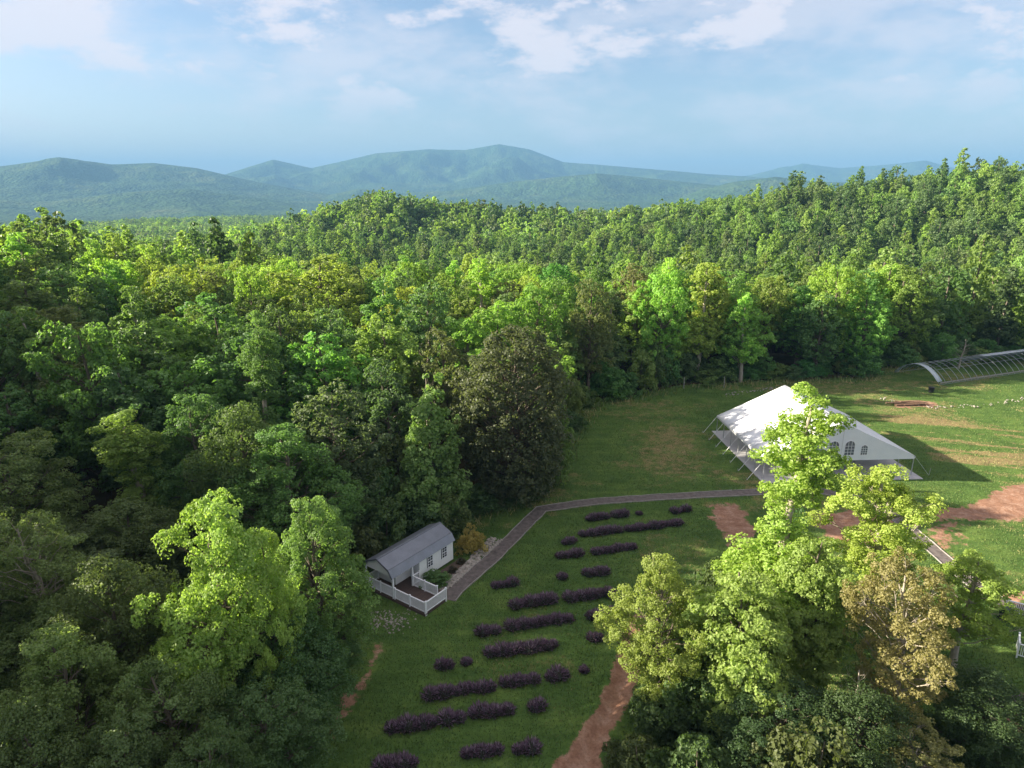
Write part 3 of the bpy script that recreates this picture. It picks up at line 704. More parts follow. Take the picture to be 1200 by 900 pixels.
desc = {'mid_round': 'rounded broadleaf tree', 'mid_round_b': 'lumpy crowned broadleaf tree', 'mid_oval': 'oval crowned tree', 'mid_poplar': 'slender upright tree', 'mid_spread': 'wide spreading tree'}
nrm_r = np.random.default_rng(99)
print('solo far limit', dist[solo].max())
cnt = {}
for k, i in enumerate(solo):
    x, y = float(ax[i]), float(ay[i]); kd = kinds[nrm_r.integers(0, 6)]
    shade = x < -8 and y < 100  # light put into leaf colour: duller palette in shaded wood, brighter in sunlit
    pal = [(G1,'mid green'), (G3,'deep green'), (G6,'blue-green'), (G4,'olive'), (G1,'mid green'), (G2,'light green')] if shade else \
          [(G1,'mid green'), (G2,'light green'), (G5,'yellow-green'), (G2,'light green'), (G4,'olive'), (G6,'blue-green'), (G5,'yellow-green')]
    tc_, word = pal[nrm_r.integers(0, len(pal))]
    zone = 'on the slope above the shed' if x < -8 and y < 95 else ('in the wood beyond the shed slope' if x < -8 else ('in the wood beyond the lawn and tent' if x < 52 else 'in the wood behind the hoop house'))
    hh = nrm_r.uniform(14, 19.5); hh = hh*(0.86 if y < 60 else 1.0)*(1.12 if kd == 'mid_poplar' else 1)
    if x < -18 and y < 47: hh *= .62
    rad = nrm_r.uniform(3.4, 5.0)*(0.8 if kd == 'mid_poplar' else 1)*(1.2 if kd == 'mid_spread' else 1)
    lb = f'{word} {desc[kd]} {zone}'
    if dist[i] < 66: kd = {'mid_round': 'maple', 'mid_round_b': 'viny', 'mid_oval': 'maple_b', 'mid_poplar': 'poplar', 'mid_spread': 'maple'}[kd]
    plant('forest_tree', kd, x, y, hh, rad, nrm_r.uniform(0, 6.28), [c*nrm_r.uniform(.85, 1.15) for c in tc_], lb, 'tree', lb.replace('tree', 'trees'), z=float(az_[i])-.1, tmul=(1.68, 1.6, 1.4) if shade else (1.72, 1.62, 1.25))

# far wood: one mass, geometry-node instances of light trees on points
def far_wood(name, x, y, z, protos, seed, smin, smax):
    r = np.random.default_rng(seed); n = len(x)
    me = bpy.data.meshes.new(name); me.vertices.add(n); me.vertices.foreach_set('co', np.stack([x, y, z], 1).astype(np.float32).ravel())
    pal = np.array([G1, G2, G5, G2, G4, G6, G3, G2])*np.array([1.25, 1.15, 1.05])
    clus = fbm(x/45, y/45, seed, 2)
    t = pal[r.integers(0, len(pal), n)]*1.2*r.uniform(.8, 1.2, (n, 1))*(0.75+0.5*clus)[:, None]
    a = me.attributes.new('tint', 'FLOAT_VECTOR', 'POINT'); a.data.foreach_set('vector', t.astype(np.float32).ravel())
    s = r.uniform(smin, smax, n)
    sv = np.stack([s*r.uniform(.85, 1.2, n), s*r.uniform(.85, 1.2, n), s*r.uniform(.85, 1.2, n)], 1)
    a = me.attributes.new('size', 'FLOAT_VECTOR', 'POINT'); a.data.foreach_set('vector', sv.astype(np.float32).ravel())
    a = me.attributes.new('turn', 'FLOAT', 'POINT'); a.data.foreach_set('value', r.uniform(0, 6.28, n).astype(np.float32))
    a = me.attributes.new('pick', 'INT', 'POINT'); a.data.foreach_set('value', r.integers(0, len(protos), n).astype(np.int32))
    o = link(name, me)
    c = bpy.data.collections.new(name+'_kinds')
    for p in protos: c.objects.link(p)
    ng = bpy.data.node_groups.new(name, 'GeometryNodeTree')
    ng.interface.new_socket('Geometry', in_out='INPUT', socket_type='NodeSocketGeometry'); ng.interface.new_socket('Geometry', in_out='OUTPUT', socket_type='NodeSocketGeometry')
    N = ng.nodes; L = ng.links
    gi = N.new('NodeGroupInput'); go = N.new('NodeGroupOutput'); ip = N.new('GeometryNodeInstanceOnPoints'); ci = N.new('GeometryNodeCollectionInfo')
    ci.inputs['Collection'].default_value = c; ci.inputs['Separate Children'].default_value = True; ci.inputs['Reset Children'].default_value = True
    def na(nm, ty):
        q = N.new('GeometryNodeInputNamedAttribute'); q.data_type = ty; q.inputs[0].default_value = nm; return q.outputs['Attribute']
    cx = N.new('ShaderNodeCombineXYZ'); L.new(na('turn', 'FLOAT'), cx.inputs[2])
    m2p = N.new('GeometryNodeMeshToPoints'); L.new(gi.outputs[0], m2p.inputs[0])
    L.new(m2p.outputs[0], ip.inputs['Points']); L.new(ci.outputs[0], ip.inputs['Instance'])
    ip.inputs['Pick Instance'].default_value = True
    L.new(na('pick', 'INT'), ip.inputs['Instance Index']); L.new(cx.outputs[0], ip.inputs['Rotation']); L.new(na('size', 'FLOAT_VECTOR'), ip.inputs['Scale'])
    L.new(ip.outputs[0], go.inputs[0])
    md = o.modifiers.new('trees', 'NODES'); md.node_group = ng
    return o
FP = [proto_single('far_tree', seed=40+i, h=[17,18,16,20,15,17,21,14][i], Rad=[4.2,4.8,3.6,3.2,5.4,3.9,3.6,4.4][i], cb=2.5, prof=['round','round','oval','column','spread','oval','cone','shrub'][i], nc=[46,56,42,44,52,48,46,44][i], nsub=5, nl=9, ls=.68, cr=[1.5,1.3,1.4,1.2,1.6,1.15,1.2,1.5][i], sr=.55, limbs=False, sides=4, lobes=.4) for i in range(8)]
VP = [proto_single('distant_tree', seed=60+i, h=17, Rad=5.0, cb=1, prof=['round','oval','round'][i], nc=26, nsub=3, nl=4, ls=1.7, cr=2.0, sr=.9, limbs=False, sides=3, lobes=.3) for i in range(3)]
fw = far_wood('forest', ax[rest], ay[rest], az_[rest]-.2, FP, 5, .72, 1.3)
tag(fw, 'dense green broadleaf forest covering the hills beyond the nearer trees', 'forest', kind='stuff')
bx_, by_ = scatter(-900, 1100, 470, 2100, 9.4, 4)
b2x, b2y = scatter(470, 800, 40, 470, 8.6, 6); bx_ = np.concatenate([bx_, b2x]); by_ = np.concatenate([by_, b2y])
v2 = in_view(bx_, by_, 10, 60); bx_, by_ = bx_[v2], by_[v2]
print('instances', len(rest), len(bx_))
dw = far_wood('distant_forest', bx_, by_, height(bx_, by_)-.3, VP, 8, .85, 1.4)
tag(dw, 'distant forest canopy rolling away towards the blue mountains', 'forest', kind='stuff')

# ------------------------------------------------------------------ path, stones
pw = 0.68
PC = []
for a_, b_ in zip(PATH_C[:-1], PATH_C[1:]):
    k_ = max(1, int(math.hypot(b_[0]-a_[0], b_[1]-a_[1])/1.2)); PC += [(a_[0]+(b_[0]-a_[0])*j/k_, a_[1]+(b_[1]-a_[1])*j/k_) for j in range(k_)]
PATH_C = [(x+rng.uniform(-.05, .05), y+rng.uniform(-.05, .05)) for x, y in PC+[PATH_C[-1]]]
Lc, Rc = path_poly(pw); mb = MB(); n = len(Lc)
# resample for a slightly uneven surface
mb.add([(p.x, p.y, .035) for p in Lc]+[(p.x, p.y, .035) for p in Rc], [(i, n+i, n+i+1, i+1) for i in range(n-1)])
path = tag(mb.build('path', M['path']), kind='structure')
EDGE = {}
for side in (Lc, Rc):
    for i in range(n-1):
        a, b = side[i], side[i+1]; L = (b-a).length; k = 1; d = (b-a)/L
        for j in range(k):
            p = a+d*(L*j/k+.02); q = a+d*(L*(j+1)/k-.02); ln = round((q-p).length, 1)
            if ln not in EDGE:
                e = MB().box(-ln/2, -.035, 0, ln/2, .035, .11); eo = e.build('edging_board', M['edging'], path); EDGE[ln] = eo.data
            else:
                eo = bpy.data.objects.new('edging_board', EDGE[ln]); COL.objects.link(eo); eo.parent = path
            mid = (p+q)/2; eo.location = (mid.x, mid.y, rng.uniform(-.015, .015)); eo.rotation_euler = (rng.uniform(-.08, .08), 0, math.atan2(d.y, d.x)+rng.uniform(-.01, .01))
def rocks(name, spots, smin, smax, label, seed=1):
    r = random.Random(seed); mb = MB()
    ico = [(0,0,1),(.894,0,.447),(.276,.851,.447),(-.724,.526,.447),(-.724,-.526,.447),(.276,-.851,.447),(.724,.526,-.447),(-.276,.851,-.447),(-.894,0,-.447),(-.276,-.851,-.447),(.724,-.526,-.447),(0,0,-1)]
    fc = [(0,1,2),(0,2,3),(0,3,4),(0,4,5),(0,5,1),(1,6,2),(2,7,3),(3,8,4),(4,9,5),(5,10,1),(6,7,2),(7,8,3),(8,9,4),(9,10,5),(10,6,1)]
    for x, y in spots:
        s = r.uniform(smin, smax); a = r.uniform(0, 6.28); sx, sy, sz = s*r.uniform(.8, 1.5), s*r.uniform(.7, 1.1), s*r.uniform(.5, .9); z = mz(x, y)
        V = []
        for p in ico:
            k = r.uniform(.8, 1.15); X, Y_ = p[0]*sx*k, p[1]*sy*k
            V.append((x+X*math.cos(a)-Y_*math.sin(a), y+X*math.sin(a)+Y_*math.cos(a), max(z, .02)+sz*.35+p[2]*sz*k))
        mb.add(V, fc)
    o = mb.build(name, M['stone']); return tag(o, label, 'stones', kind='stuff')
A0, B0 = Vector(g(527,690)), Vector(g(590,633)); A1, B1 = Vector(g(513,692)), Vector(g(574,632))
sp = []
for i in range(620):
    t = rng.random(); s = rng.random(); p = (A0.lerp(B0, t)).lerp(A1.lerp(B1, t), s*.92+.04); sp.append((p.x, p.y))
rocks('stone_bed', sp, .07, .17, 'bed of pale loose stones between the white shed and the path', 2)
rocks('stone_scatter', [(lambda q: (q[0]+rng.gauss(0, .5), q[1]+rng.gauss(0, .35)))(g(462+rng.uniform(-24, 14), 726-rng.uniform(-12, 8))) for i in range(170)], .04, .10, 'pale stones scattered on soil under the porch railing', 3)
rocks('rubble_line', [(lambda q: (q[0], q[1]))(g(u, np.interp(u, [850,900,1010,1045,1100,1160,1200], [463,456,462,470,478,474,468])+rng.uniform(-2, 2))) for u in [850+rng.random()*60 if rng.random() < .35 else 1030+rng.random()*170 for i in range(150)]], .06, .15, 'line of pale rubble along the far side of the lawn', 4)
# mulch bed beside the shed
mb = MB(); bed = [sw(.1,.9), sw(2.2,1.6), sw(3.3,-.2), sw(2.7,-4.5), sw(.1,-4.6)]
mb.add([(x, y, .03) for x, y in bed], [(0,1,2,3,4)][::1]); mb.F = [f[::-1] for f in mb.F]
tag(mb.build('mulch_bed', M['mulch']), kind='structure')

# ------------------------------------------------------------------ lavender rows
LAV = [(1,685,714,601),(1,716,737,597.5),(1,745,754,596),(1,785,810,592),(2,677.5,729,617),(2,731,801,610),(3,656,677,629),(3,649.5,684,644),(3,692,747.5,637.5),
       (4,654,666,671),(4,683,714,665),(4,574.5,607,680),(5,597.5,652,700),(5,661,719,692),(6,593,672.5,723),(6,687,737,714),(6,558,587,733),
       (7,567.5,655,755),(7,688,707,742.5),(7,511,533,774),(7,541,554,771),(8,497,581,805),(8,585,633,793),(8,639,669,786),(8,679,689,780),
       (9,452,514,845),(9,517,545,836.5),(9,548,602,829),(9,618,639,823),(10,439,491,891),(10,539,591,877.5),(10,599.5,631,874)]
ordn = ['', 'first', 'second', 'third', 'fourth', 'fifth', 'sixth', 'seventh', 'eighth', 'ninth', 'tenth']
slope = (610-617)/(766-703)
def lavender(u0, u1, v, row, tot, pos):
    p0 = Vector(g(u0+3, v+8+(u1-u0)*.06)); p1 = Vector(g(u1-3, v+8-(u1-u0)*.06)); c = (p0+p1)/2; L = (p1-p0).length; ang = math.atan2(p1.y-p0.y, p1.x-p0.x)
    wpx = u1-u0; small = wpx < 26
    hh = (.44 if not small else .42)*(1 if wpx > 14 else .75); wd = (.62 if not small else .55)*(1 if wpx > 14 else .75)
    r = np.random.default_rng(int(u0*7+v)); nb = max(2, int(round(L/.45))); nsp = 230
    V = []; lv = []
    for b in range(nb):
        bx = (-L/2+L*(b+.5)/nb) if nb > 1 else 0; bs = r.uniform(.68, 1.25)
        th = r.uniform(0, 6.28, nsp); el = np.arccos(r.uniform(.05, 1, nsp)); d = np.stack([np.sin(el)*np.cos(th), np.sin(el)*np.sin(th), np.cos(el)], 1)
        base = np.array([bx, r.normal(0, .05), .05]); ra = np.array([wd*.85, wd, hh])*bs
        p = base+d*ra*r.uniform(.45, .78, (nsp, 1)); tip = base+d*ra*r.uniform(.9, 1.38, (nsp, 1))+np.array([0, 0, .08])
        s = unit(np.cross(d, r.normal(size=(nsp, 3))))*.035
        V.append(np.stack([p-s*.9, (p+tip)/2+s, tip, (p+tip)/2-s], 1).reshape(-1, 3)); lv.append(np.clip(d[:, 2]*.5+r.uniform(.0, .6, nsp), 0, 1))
        # leafy core
        a = np.linspace(0, 6.28, 9)[:-1]
        core = [base+np.array([math.cos(t)*ra[0]*k, math.sin(t)*ra[1]*k, ra[2]*zz]) for k, zz in ((.72, -.08), (.74, .25), (.45, .62), (.02, .74)) for t in a]
        n0 = sum(len(x) for x in V)
        V.append(np.array(core)); lv.append(('core', n0))
    VV = np.concatenate(V); Qs = []; LV = []; o = 0; k = 0
    for item, l in zip(V, lv):
        if isinstance(l, tuple):
            for i in range(3):
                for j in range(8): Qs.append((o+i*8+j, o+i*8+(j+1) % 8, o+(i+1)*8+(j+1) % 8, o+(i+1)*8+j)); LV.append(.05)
        else:
            q = (np.arange(len(item)).reshape(-1, 4)+o).tolist(); Qs += q; LV += l.tolist()
        o += len(item)
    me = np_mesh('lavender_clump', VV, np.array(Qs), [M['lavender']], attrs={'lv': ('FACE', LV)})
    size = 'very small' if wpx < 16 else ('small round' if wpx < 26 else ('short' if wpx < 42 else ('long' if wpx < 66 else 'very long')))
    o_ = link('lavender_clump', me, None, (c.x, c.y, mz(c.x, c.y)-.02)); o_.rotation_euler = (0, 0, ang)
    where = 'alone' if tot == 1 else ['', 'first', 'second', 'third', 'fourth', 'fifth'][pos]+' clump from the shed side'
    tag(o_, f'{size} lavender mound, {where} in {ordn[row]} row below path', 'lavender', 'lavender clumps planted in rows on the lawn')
for row in range(1, 11):
    rw = sorted([x for x in LAV if x[0] == row], key=lambda q: q[1])
    for k, (r_, u0, u1, v) in enumerate(rw): lavender(u0, u1, v, row, len(rw), k+1)
# one more by the bare soil near the railing
lavender(1160, 1205, 822, 9, 5, 5)
[o for o in COL.objects if o.name.startswith('lavender_clump')][-1]['label'] = 'low purple lavender mound on bare soil near the second white railing'

# ------------------------------------------------------------------ grass blades (uncountable)
r = np.random.default_rng(5)
def blades(n, sel, hmin, hmax, w, seed):
    r = np.random.default_rng(seed); x = r.uniform(-14, 90, n); y = r.uniform(28, 122, n)
    p = r.uniform(size=n) < np.clip((48/np.maximum(np.hypot(x, y), 30))**1.3, 0, 1); x, y = x[p], y[p]
    i = np.clip(((x-gx[0])/STEP).round().astype(int), 0, nx-1); j = np.clip(((y-gy[0])/STEP).round().astype(int), 0, ny-1); f = j*nx+i
    k = sel(f, r) & in_view(x, y, 0, 10); x, y, f = x[k], y[k], f[k]; n = len(x); z = zf[f]
    h = r.uniform(hmin, hmax, n)*(0.6+0.8*fbm(x/2.5, y/2.5, 3, 2)); a = r.uniform(0, 6.28, n); le = r.normal(0, .35, (n, 2))*h[:, None]
    dx, dy = np.cos(a)*w, np.sin(a)*w
    V = np.stack([np.stack([x-dx, y-dy, z-.02], 1), np.stack([x+dx, y+dy, z-.02], 1), np.stack([x+le[:,0], y+le[:,1], z+h], 1)], 1).reshape(-1, 3)
    lv = np.clip(r.uniform(0, .8, n)+.25*fbm(x/4, y/4, 12, 3)+(dry[f] > .35)*r.uniform(0, .5, n), 0, 1)
    return V, np.arange(3*n).reshape(-1, 3), lv
tp = [tw(-.2,-.2), tw(18.7,-.2), tw(18.7,16.9), tw(-.2,16.9)]
solid = np.maximum.reduce([pdist(fx, fy, tp), pdist(fx, fy, [tuple(p) for p in Lc]+[tuple(p) for p in Rc[::-1]]), pdist(fx, fy, bed), pdist(fx, fy, [sw(-3.3,.1), sw(.1,.1), sw(.1,-4.2), sw(3.6,-4.2), sw(3.6,-7.4), sw(-3.3,-7.4)])])
gv, gt, gl = blades(900000, lambda f, r: (clr[f] > -1.5) & (solid[f] < -.15) & (dirt[f] < r.uniform(.1, .6, len(f))), .05, .17, .028, 1)
me = np_mesh('grass', gv, np.zeros((0, 4)), [M['grass']], T=gt, attrs={'lv': ('FACE', gl)})
tag(link('grass', me), 'short mown grass blades covering the lawn and lavender field', 'grass', kind='stuff')
print('grass', len(gt))
gv, gt, gl = blades(240000, lambda f, r: (np.abs(clr[f]+.2) < r.uniform(.3, 2.6, len(f))) & (solid[f] < -.3) & (fy[f] > 60), .35, 1.0, .05, 2)
me = np_mesh('tall_grass', gv, np.zeros((0, 4)), [M['grass']], T=gt, attrs={'lv': ('FACE', np.clip(gl+.12, 0, 1))})
tag(link('tall_grass', me), 'unmown tall grass along the edge of the wood', 'grass', kind='stuff')

# ------------------------------------------------------------------ frame tent
tent = thing('event_tent', (*TENT_O, 0), TENT_R, 'large white frame tent with arched gable windows on the lawn', 'tent')
X0, X1, Y0, Y1, ZE, ZR = .3, 17.9, 1.0, 16.4, 2.4, 6.5; XM = (X0+X1)/2
fl = MB()
tag(MB().box(-.1, -.1, .0, 18.5, 16.8, .06).build('floor', M['tent_floor'], tent), 'pale grey floor sheet under the tent')
for side in (0, 1):
    xe = X0 if side == 0 else X1; nb = 4
    for b in range(nb):
        ya, yb = Y0+(Y1-Y0)*b/nb+.012, Y0+(Y1-Y0)*(b+1)/nb-.012; mb = MB(); NU, NV = 10, 8; V = []
        for i in range(NU+1):
            for j in range(NV+1):
                s = i/NU; t = j/NV; x = xe+(XM-xe)*s; y = ya+(yb-ya)*t
                sag = .10*math.sin(math.pi*s)*(0.4+0.6*math.sin(math.pi*t))
                V.append((x, y, ZE+(ZR-ZE)*s-sag))
        F = [(i*(NV+1)+j, (i+1)*(NV+1)+j, (i+1)*(NV+1)+j+1, i*(NV+1)+j+1) for i in range(NU) for j in range(NV)]
        if side == 1: F = [f[::-1] for f in F]
        mb.add(V, F); o = mb.build('roof_panel', M['tent'], tent, smooth=True)
        sm = o.modifiers.new('thick', 'SOLIDIFY'); sm.thickness = .02
    mb = MB().box(xe-.02, Y0, ZE-.28, xe+.02, Y1, ZE-.01); mb.build('valance', M['tent'], tent)
    mb = MB().tube([(xe+(.08 if side == 0 else -.08), Y0, ZE-.03), (xe+(.08 if side == 0 else -.08), Y1, ZE-.03)], .04, 6); mb.build('eave_rail', M['steel'], tent)
    for k in range(7):
        yy = Y0+.1+(Y1-Y0-.2)*k/6; xx = xe+(.08 if side == 0 else -.08)
        p = MB().tube([(xx, yy, .06), (xx, yy, ZE-.05)], .055, 8); p.box(xx-.12, yy-.12, .06, xx+.12, yy+.12, .08); p.build('post', M['steel'], tent)
        if side == 0 or k in (0, 6):
            sx = -1 if side == 0 else 1
            MB().bar((xe, yy, ZE-.08), (xe+sx*1.9, yy-.25, .02), .07, .02).build('guy_strap', M['strap'], tent)
            MB().tube([(xe+sx*1.87, yy-.25, -.2), (xe+sx*1.97, yy-.26, .35 if side == 0 else .9)], .025, 5).build('stake', M['steel'], tent)
for yy in np.linspace(Y0+.15, Y1-.15, 5):
    MB().tube([(X0+.1, yy, ZE-.1), (XM, yy, ZR-.16), (X1-.1, yy, ZE-.1)], .05, 6).build('rafter', M['steel'], tent)
MB().tube([(XM, Y0, ZR-.14), (XM, Y1, ZR-.14)], .05, 6).build('ridge_pole', M['steel'], tent)
# near gable: fabric wall with real window openings
def gable(yg):
    wins = [(s*dx, w_, h_) for s in (-1, 1) for dx, w_, h_ in ((.92, 1.15, 1.75), (2.65, .78, 1.2))]
    wins = [w for w in wins]
    zb = ZE+.28
    # strips between openings: polygon columns
    xs = sorted([(XM+c-w/2, XM+c+w/2, h) for c, w, h in wins])
    mb = MB()
    def top(x): return ZE+(ZR-ZE)*(1-abs(x-XM)/(XM-X0))-.03
    def quad(xa, xb, za, zb_):
        pts_ = [(xa, za), (xb, za), (xb, zb_ if zb_ is not None else top(xb))]
        if zb_ is None and xa < XM-.01 < xb: pts_.append((XM, top(XM)))
        pts_.append((xa, zb_ if zb_ is not None else top(xa)))
        mb.add([(x, yg, z) for x, z in pts_], [tuple(range(len(pts_)))])
    cur = X0+.05; zlow = ZE-.35
    for xa, xb, h in xs:
        quad(cur, xa, zlow, None); quad(xa, xb, zlow, zb)
        # arch top filled above the opening
        N_ = 8; cx_, rr_ = (xa+xb)/2, (xb-xa)/2; zs = zb+h-rr_
        arc = [(cx_+rr_*math.cos(math.pi*k/N_), zs+rr_*math.sin(math.pi*k/N_)) for k in range(N_+1)]
        for k in range(N_):
            (x2, z2), (x1, z1) = arc[k], arc[k+1]
            mb.add([(x1, yg, z1), (x2, yg, z2), (x2, yg, top(x2)), (x1, yg, top(x1))], [(0,1,2,3)])
        for xx in (xa, xb): pass
        cur = xb
    quad(cur, X1-.05, zlow, None)
    o = mb.build('gable_wall', M['tent'], tent); sm = o.modifiers.new('thick', 'SOLIDIFY'); sm.thickness = .015
    for xa, xb, h in xs:
        cx_, rr_ = (xa+xb)/2, (xb-xa)/2; zs = zb+h-rr_
        arc = [(xb, zb), *[(cx_+rr_*math.cos(math.pi*k/10), zs+rr_*math.sin(math.pi*k/10)) for k in range(11)], (xa, zb)]
        w = MB().slab([(x, yg+.03, z) for x, z in arc], .01).build('window', M['vinyl'], tent)
        f = MB()
        for k in (1, 2): f.bar((xa+(xb-xa)*k/3, yg-.02, zb), (xa+(xb-xa)*k/3, yg-.02, zs+rr_*.93), .035, .02)
        for k in range(1, 4): f.bar((xa, yg-.022, zb+(zs-zb)*k/3.2), (xb, yg-.022, zb+(zs-zb)*k/3.2), .02, .035)
        f.build('window_grid', M['white'], w)
        MB().tube([(x, yg-.02, z) for x, z in arc]+[(xb, yg-.02, zb)], .035, 4, cap=False).build('window_frame', M['white'], w)
gable(Y0+.02)
MB().bar((XM, Y0, ZE-.3), (XM, Y0, ZR-.2), .06, .02).build('centre_seam', M['strap'], tent)

# ------------------------------------------------------------------ white shed with porch
shed = thing('garden_shed', (*SH_O, 0), SH_R, 'white shed with grey gambrel metal roof and railed porch', 'shed')
Wd = 3.1; EZ = 2.12; BZ = .28; RX = -Wd/2
gam = [(.12, EZ-.05), (-.28, EZ+.58), (RX, EZ+1.16), (-Wd+.28, EZ+.58), (-Wd-.12, EZ-.05)]
w = MB()
w.box(-Wd, -4.25, BZ, 0, 0, EZ)
w.build('wall', M['siding'], shed)
w = MB().box(-Wd, -5.9, BZ, -1.15, -4.252, EZ-.02); w.build('wall', M['siding'], shed)
for yy in (-.02, -7.25):
    pl = [(-.02, EZ), (-.32, EZ+.52), (RX, EZ+1.08), (-Wd+.32, EZ+.52), (-Wd+.02, EZ)]
    MB().slab([(x, yy, z) for x, z in pl][::-1], .08).build('gable_panel', M['siding'], shed)
g_ = MB()
for k in range(1, 14):
    yy = -4.25*k/14; g_.box(-.001, yy-.012, BZ+.02, .006, yy+.012, EZ-.03)
tag(g_.build('siding_battens', M['siding'], shed), kind='stuff')
for k in range(4):
    (xa, za), (xb, zb_) = gam[k], gam[k+1]
    rp = MB().slab([(xa, -7.5, za), (xa, .15, za), (xb, .15, zb_), (xb, -7.5, zb_)][::(-1)], .05)
    rp = rp.build('roof_panel', M['shed_roof'], shed)
    rb = MB(); nx_, nz_ = -(zb_-za), (xb-xa); ln = math.hypot(nx_, nz_); nx_, nz_ = nx_/ln, nz_/ln
    if nz_ < 0: nx_, nz_ = -nx_, -nz_
    for j in range(33):
        yy = -7.45+j*.234
        rb.bar((xa+nx_*.012, yy, za+nz_*.012), (xb+nx_*.012, yy, zb_+nz_*.012), .06, .07)
    tag(rb.build('roof_ribs', M['shed_roof'], rp), kind='stuff')
MB().bar((RX, -7.52, EZ+1.19), (RX, .17, EZ+1.19), .22, .05).build('ridge_cap', M['shed_roof'], shed)
for yy in (-7.53, .18):
    MB().tube([(x, yy, z-.02) for x, z in gam], .045, 4).build('roof_trim', M['roof_trim'], shed)
for yy in (-1.15, -2.95):
    wn_ = MB().box(.0, yy-.28, 1.02, .02, yy+.28, 1.98).build('window', M['glass'], shed)
    f = MB(); x_ = .03
    for a, b in (((yy-.3, 1.0), (yy-.3, 2.0)), ((yy+.3, 1.0), (yy+.3, 2.0)), ((yy, 1.02), (yy, 1.98))): f.bar((x_, a[0], a[1]), (x_, b[0], b[1]), .04 if a[0] != yy else .02, .05 if a[0] != yy else .03)
    for z_ in (1.0, 1.5, 2.0): f.bar((x_+.003, yy-.32, z_), (x_+.003, yy+.32, z_), .05, .05)
    for z_ in (1.25, 1.75): f.bar((x_+.002, yy-.29, z_), (x_+.002, yy+.29, z_), .02, .02)
    f.build('window_frame', M['white'], wn_)
    MB().box(.006, yy-.40, 1.0, .03, yy-.335, 2.0).build('shutter', M['roof_trim'], shed)
# door and lamps on the porch walls
dr = MB().box(-1.15, -5.3, BZ+.02, -1.12, -4.5, 2.2).build('door', M['white'], shed)
MB().box(-1.12, -5.15, 1.2, -1.11, -4.65, 2.05).build('door_glass', M['glass'], dr)
MB().box(-2.2, -5.93, 1.0, -1.6, -5.9, 1.9).build('window', M['glass'], shed)
for (x_, y_) in ((-1.08, -5.6), (-2.75, -5.97)):
    MB().lathe([(.03, 1.35), (.13, 1.45), (.11, 1.62), (.02, 1.8)], 8, c=(x_, y_)).build('porch_lamp', M['lamp_black'], shed)
# deck boards
dk = MB().box(-Wd-.1, -7.35, .06, 3.5, -5.05, .2); dk.box(-Wd-.1, -5.05, .06, 0.0, -4.26, .2); deck = dk.build('deck', M['deck'], shed)
bd = {}
for j in range(16):
    ya = -7.34+j*.143
    b = bpy.data.objects.new('deck_board', bd['m']) if 'm' in bd else MB().box(-Wd-.1, .004, .2, 3.5, .135, .235).build('deck_board', M['deck'], shed)
    if 'm' in bd: COL.objects.link(b); b.parent = shed
    bd['m'] = b.data; b.parent = deck; b.location = (0, ya, 0)
MB().box(-1.14, -5.04, .2, -.02, -4.27, .233).build('deck_board', M['deck'], deck)
sk = MB().box(-Wd-.12, -7.42, .0, 3.52, -7.37, .2); sk.build('deck_skirt', M['deck'], shed)
def railing(parent, p, q, h=.95, z0=.23, posts=None, mat_=None, rp=None):
    p = Vector(p); q = Vector(q); L = (q-p).length; d = (q-p)/L; k = posts or max(1, round(L/1.6))
    mt = mat_ or M['white']
    for i in range(k+1):
        c = p+d*L*i/k; ang = math.atan2(d.y, d.x)
        b = MB().box(-.05, -.05, -z0, .05, .05, h+.04).box(-.065, -.065, h+.04, .065, .065, h+.075); o = b.build('rail_post', mt, parent); o.location = (c.x, c.y, z0); o.rotation_euler = (0, 0, ang)
    for i in range(k):
        a = p+d*(L*i/k+.05); b = p+d*(L*(i+1)/k-.05)
        MB().bar((a.x, a.y, z0+h-.03), (b.x, b.y, z0+h-.03), .10, .06).build('top_rail', mt, parent)
        MB().bar((a.x, a.y, z0+.1), (b.x, b.y, z0+.1), .05, .07).build('bottom_rail', mt, parent)
        bl = MB(); m_ = int((b-a).length/.115)
        for j in range(1, m_):
            c = a+(b-a)*j/m_; bl.box(c.x-.02, c.y-.02, z0+.135, c.x+.02, c.y+.02, z0+h-.06)
        tag(bl.build('balusters', mt, parent), kind='stuff')
railing(shed, (-Wd, -7.3), (3.45, -7.3), posts=4)
railing(shed, (3.45, -7.19), (3.45, -4.9), posts=1)
railing(shed, (0, -5.1), (2.7, -5.1), posts=2)
railing(shed, (-Wd, -7.19), (-Wd, -6.0), posts=1)
railing(shed, (0, -4.98), (0, -4.32), posts=1)
for (x_, y_) in ((0, -7.3), (-Wd, -7.3), (0, -5.1)):
    MB().box(x_-.062, y_-.062, .2, x_+.062, y_+.062, EZ+.1).build('porch_post', M['white'], shed)
# planting by the shed
x, y = sw(.95, -3.6)
plant('low_shrub', 'mid_bush', x, y, 1.15, 1.15, .4, (.06, .115, .035), 'low feathery green shrub against the shed wall beside the porch', 'shrub', z=0.0)
x, y = g(552, 648); plant('golden_shrub', 'bush', x, y, 2.6, 1.25, 1.0, (.22, .17, .045), 'golden yellow shrub behind the white shed corner', 'shrub', z=0.0)
for u, v, lb in ((530,670,'small dark plant in mulch close to the pale stone bed'), (540,660,'small dark plant in mulch near the golden shrub')):
    x, y = g(u, v); plant('small_plant', 'mid_bush', x, y, .55, .38, .3, (.05, .045, .035), lb, 'plant', z=0.0)

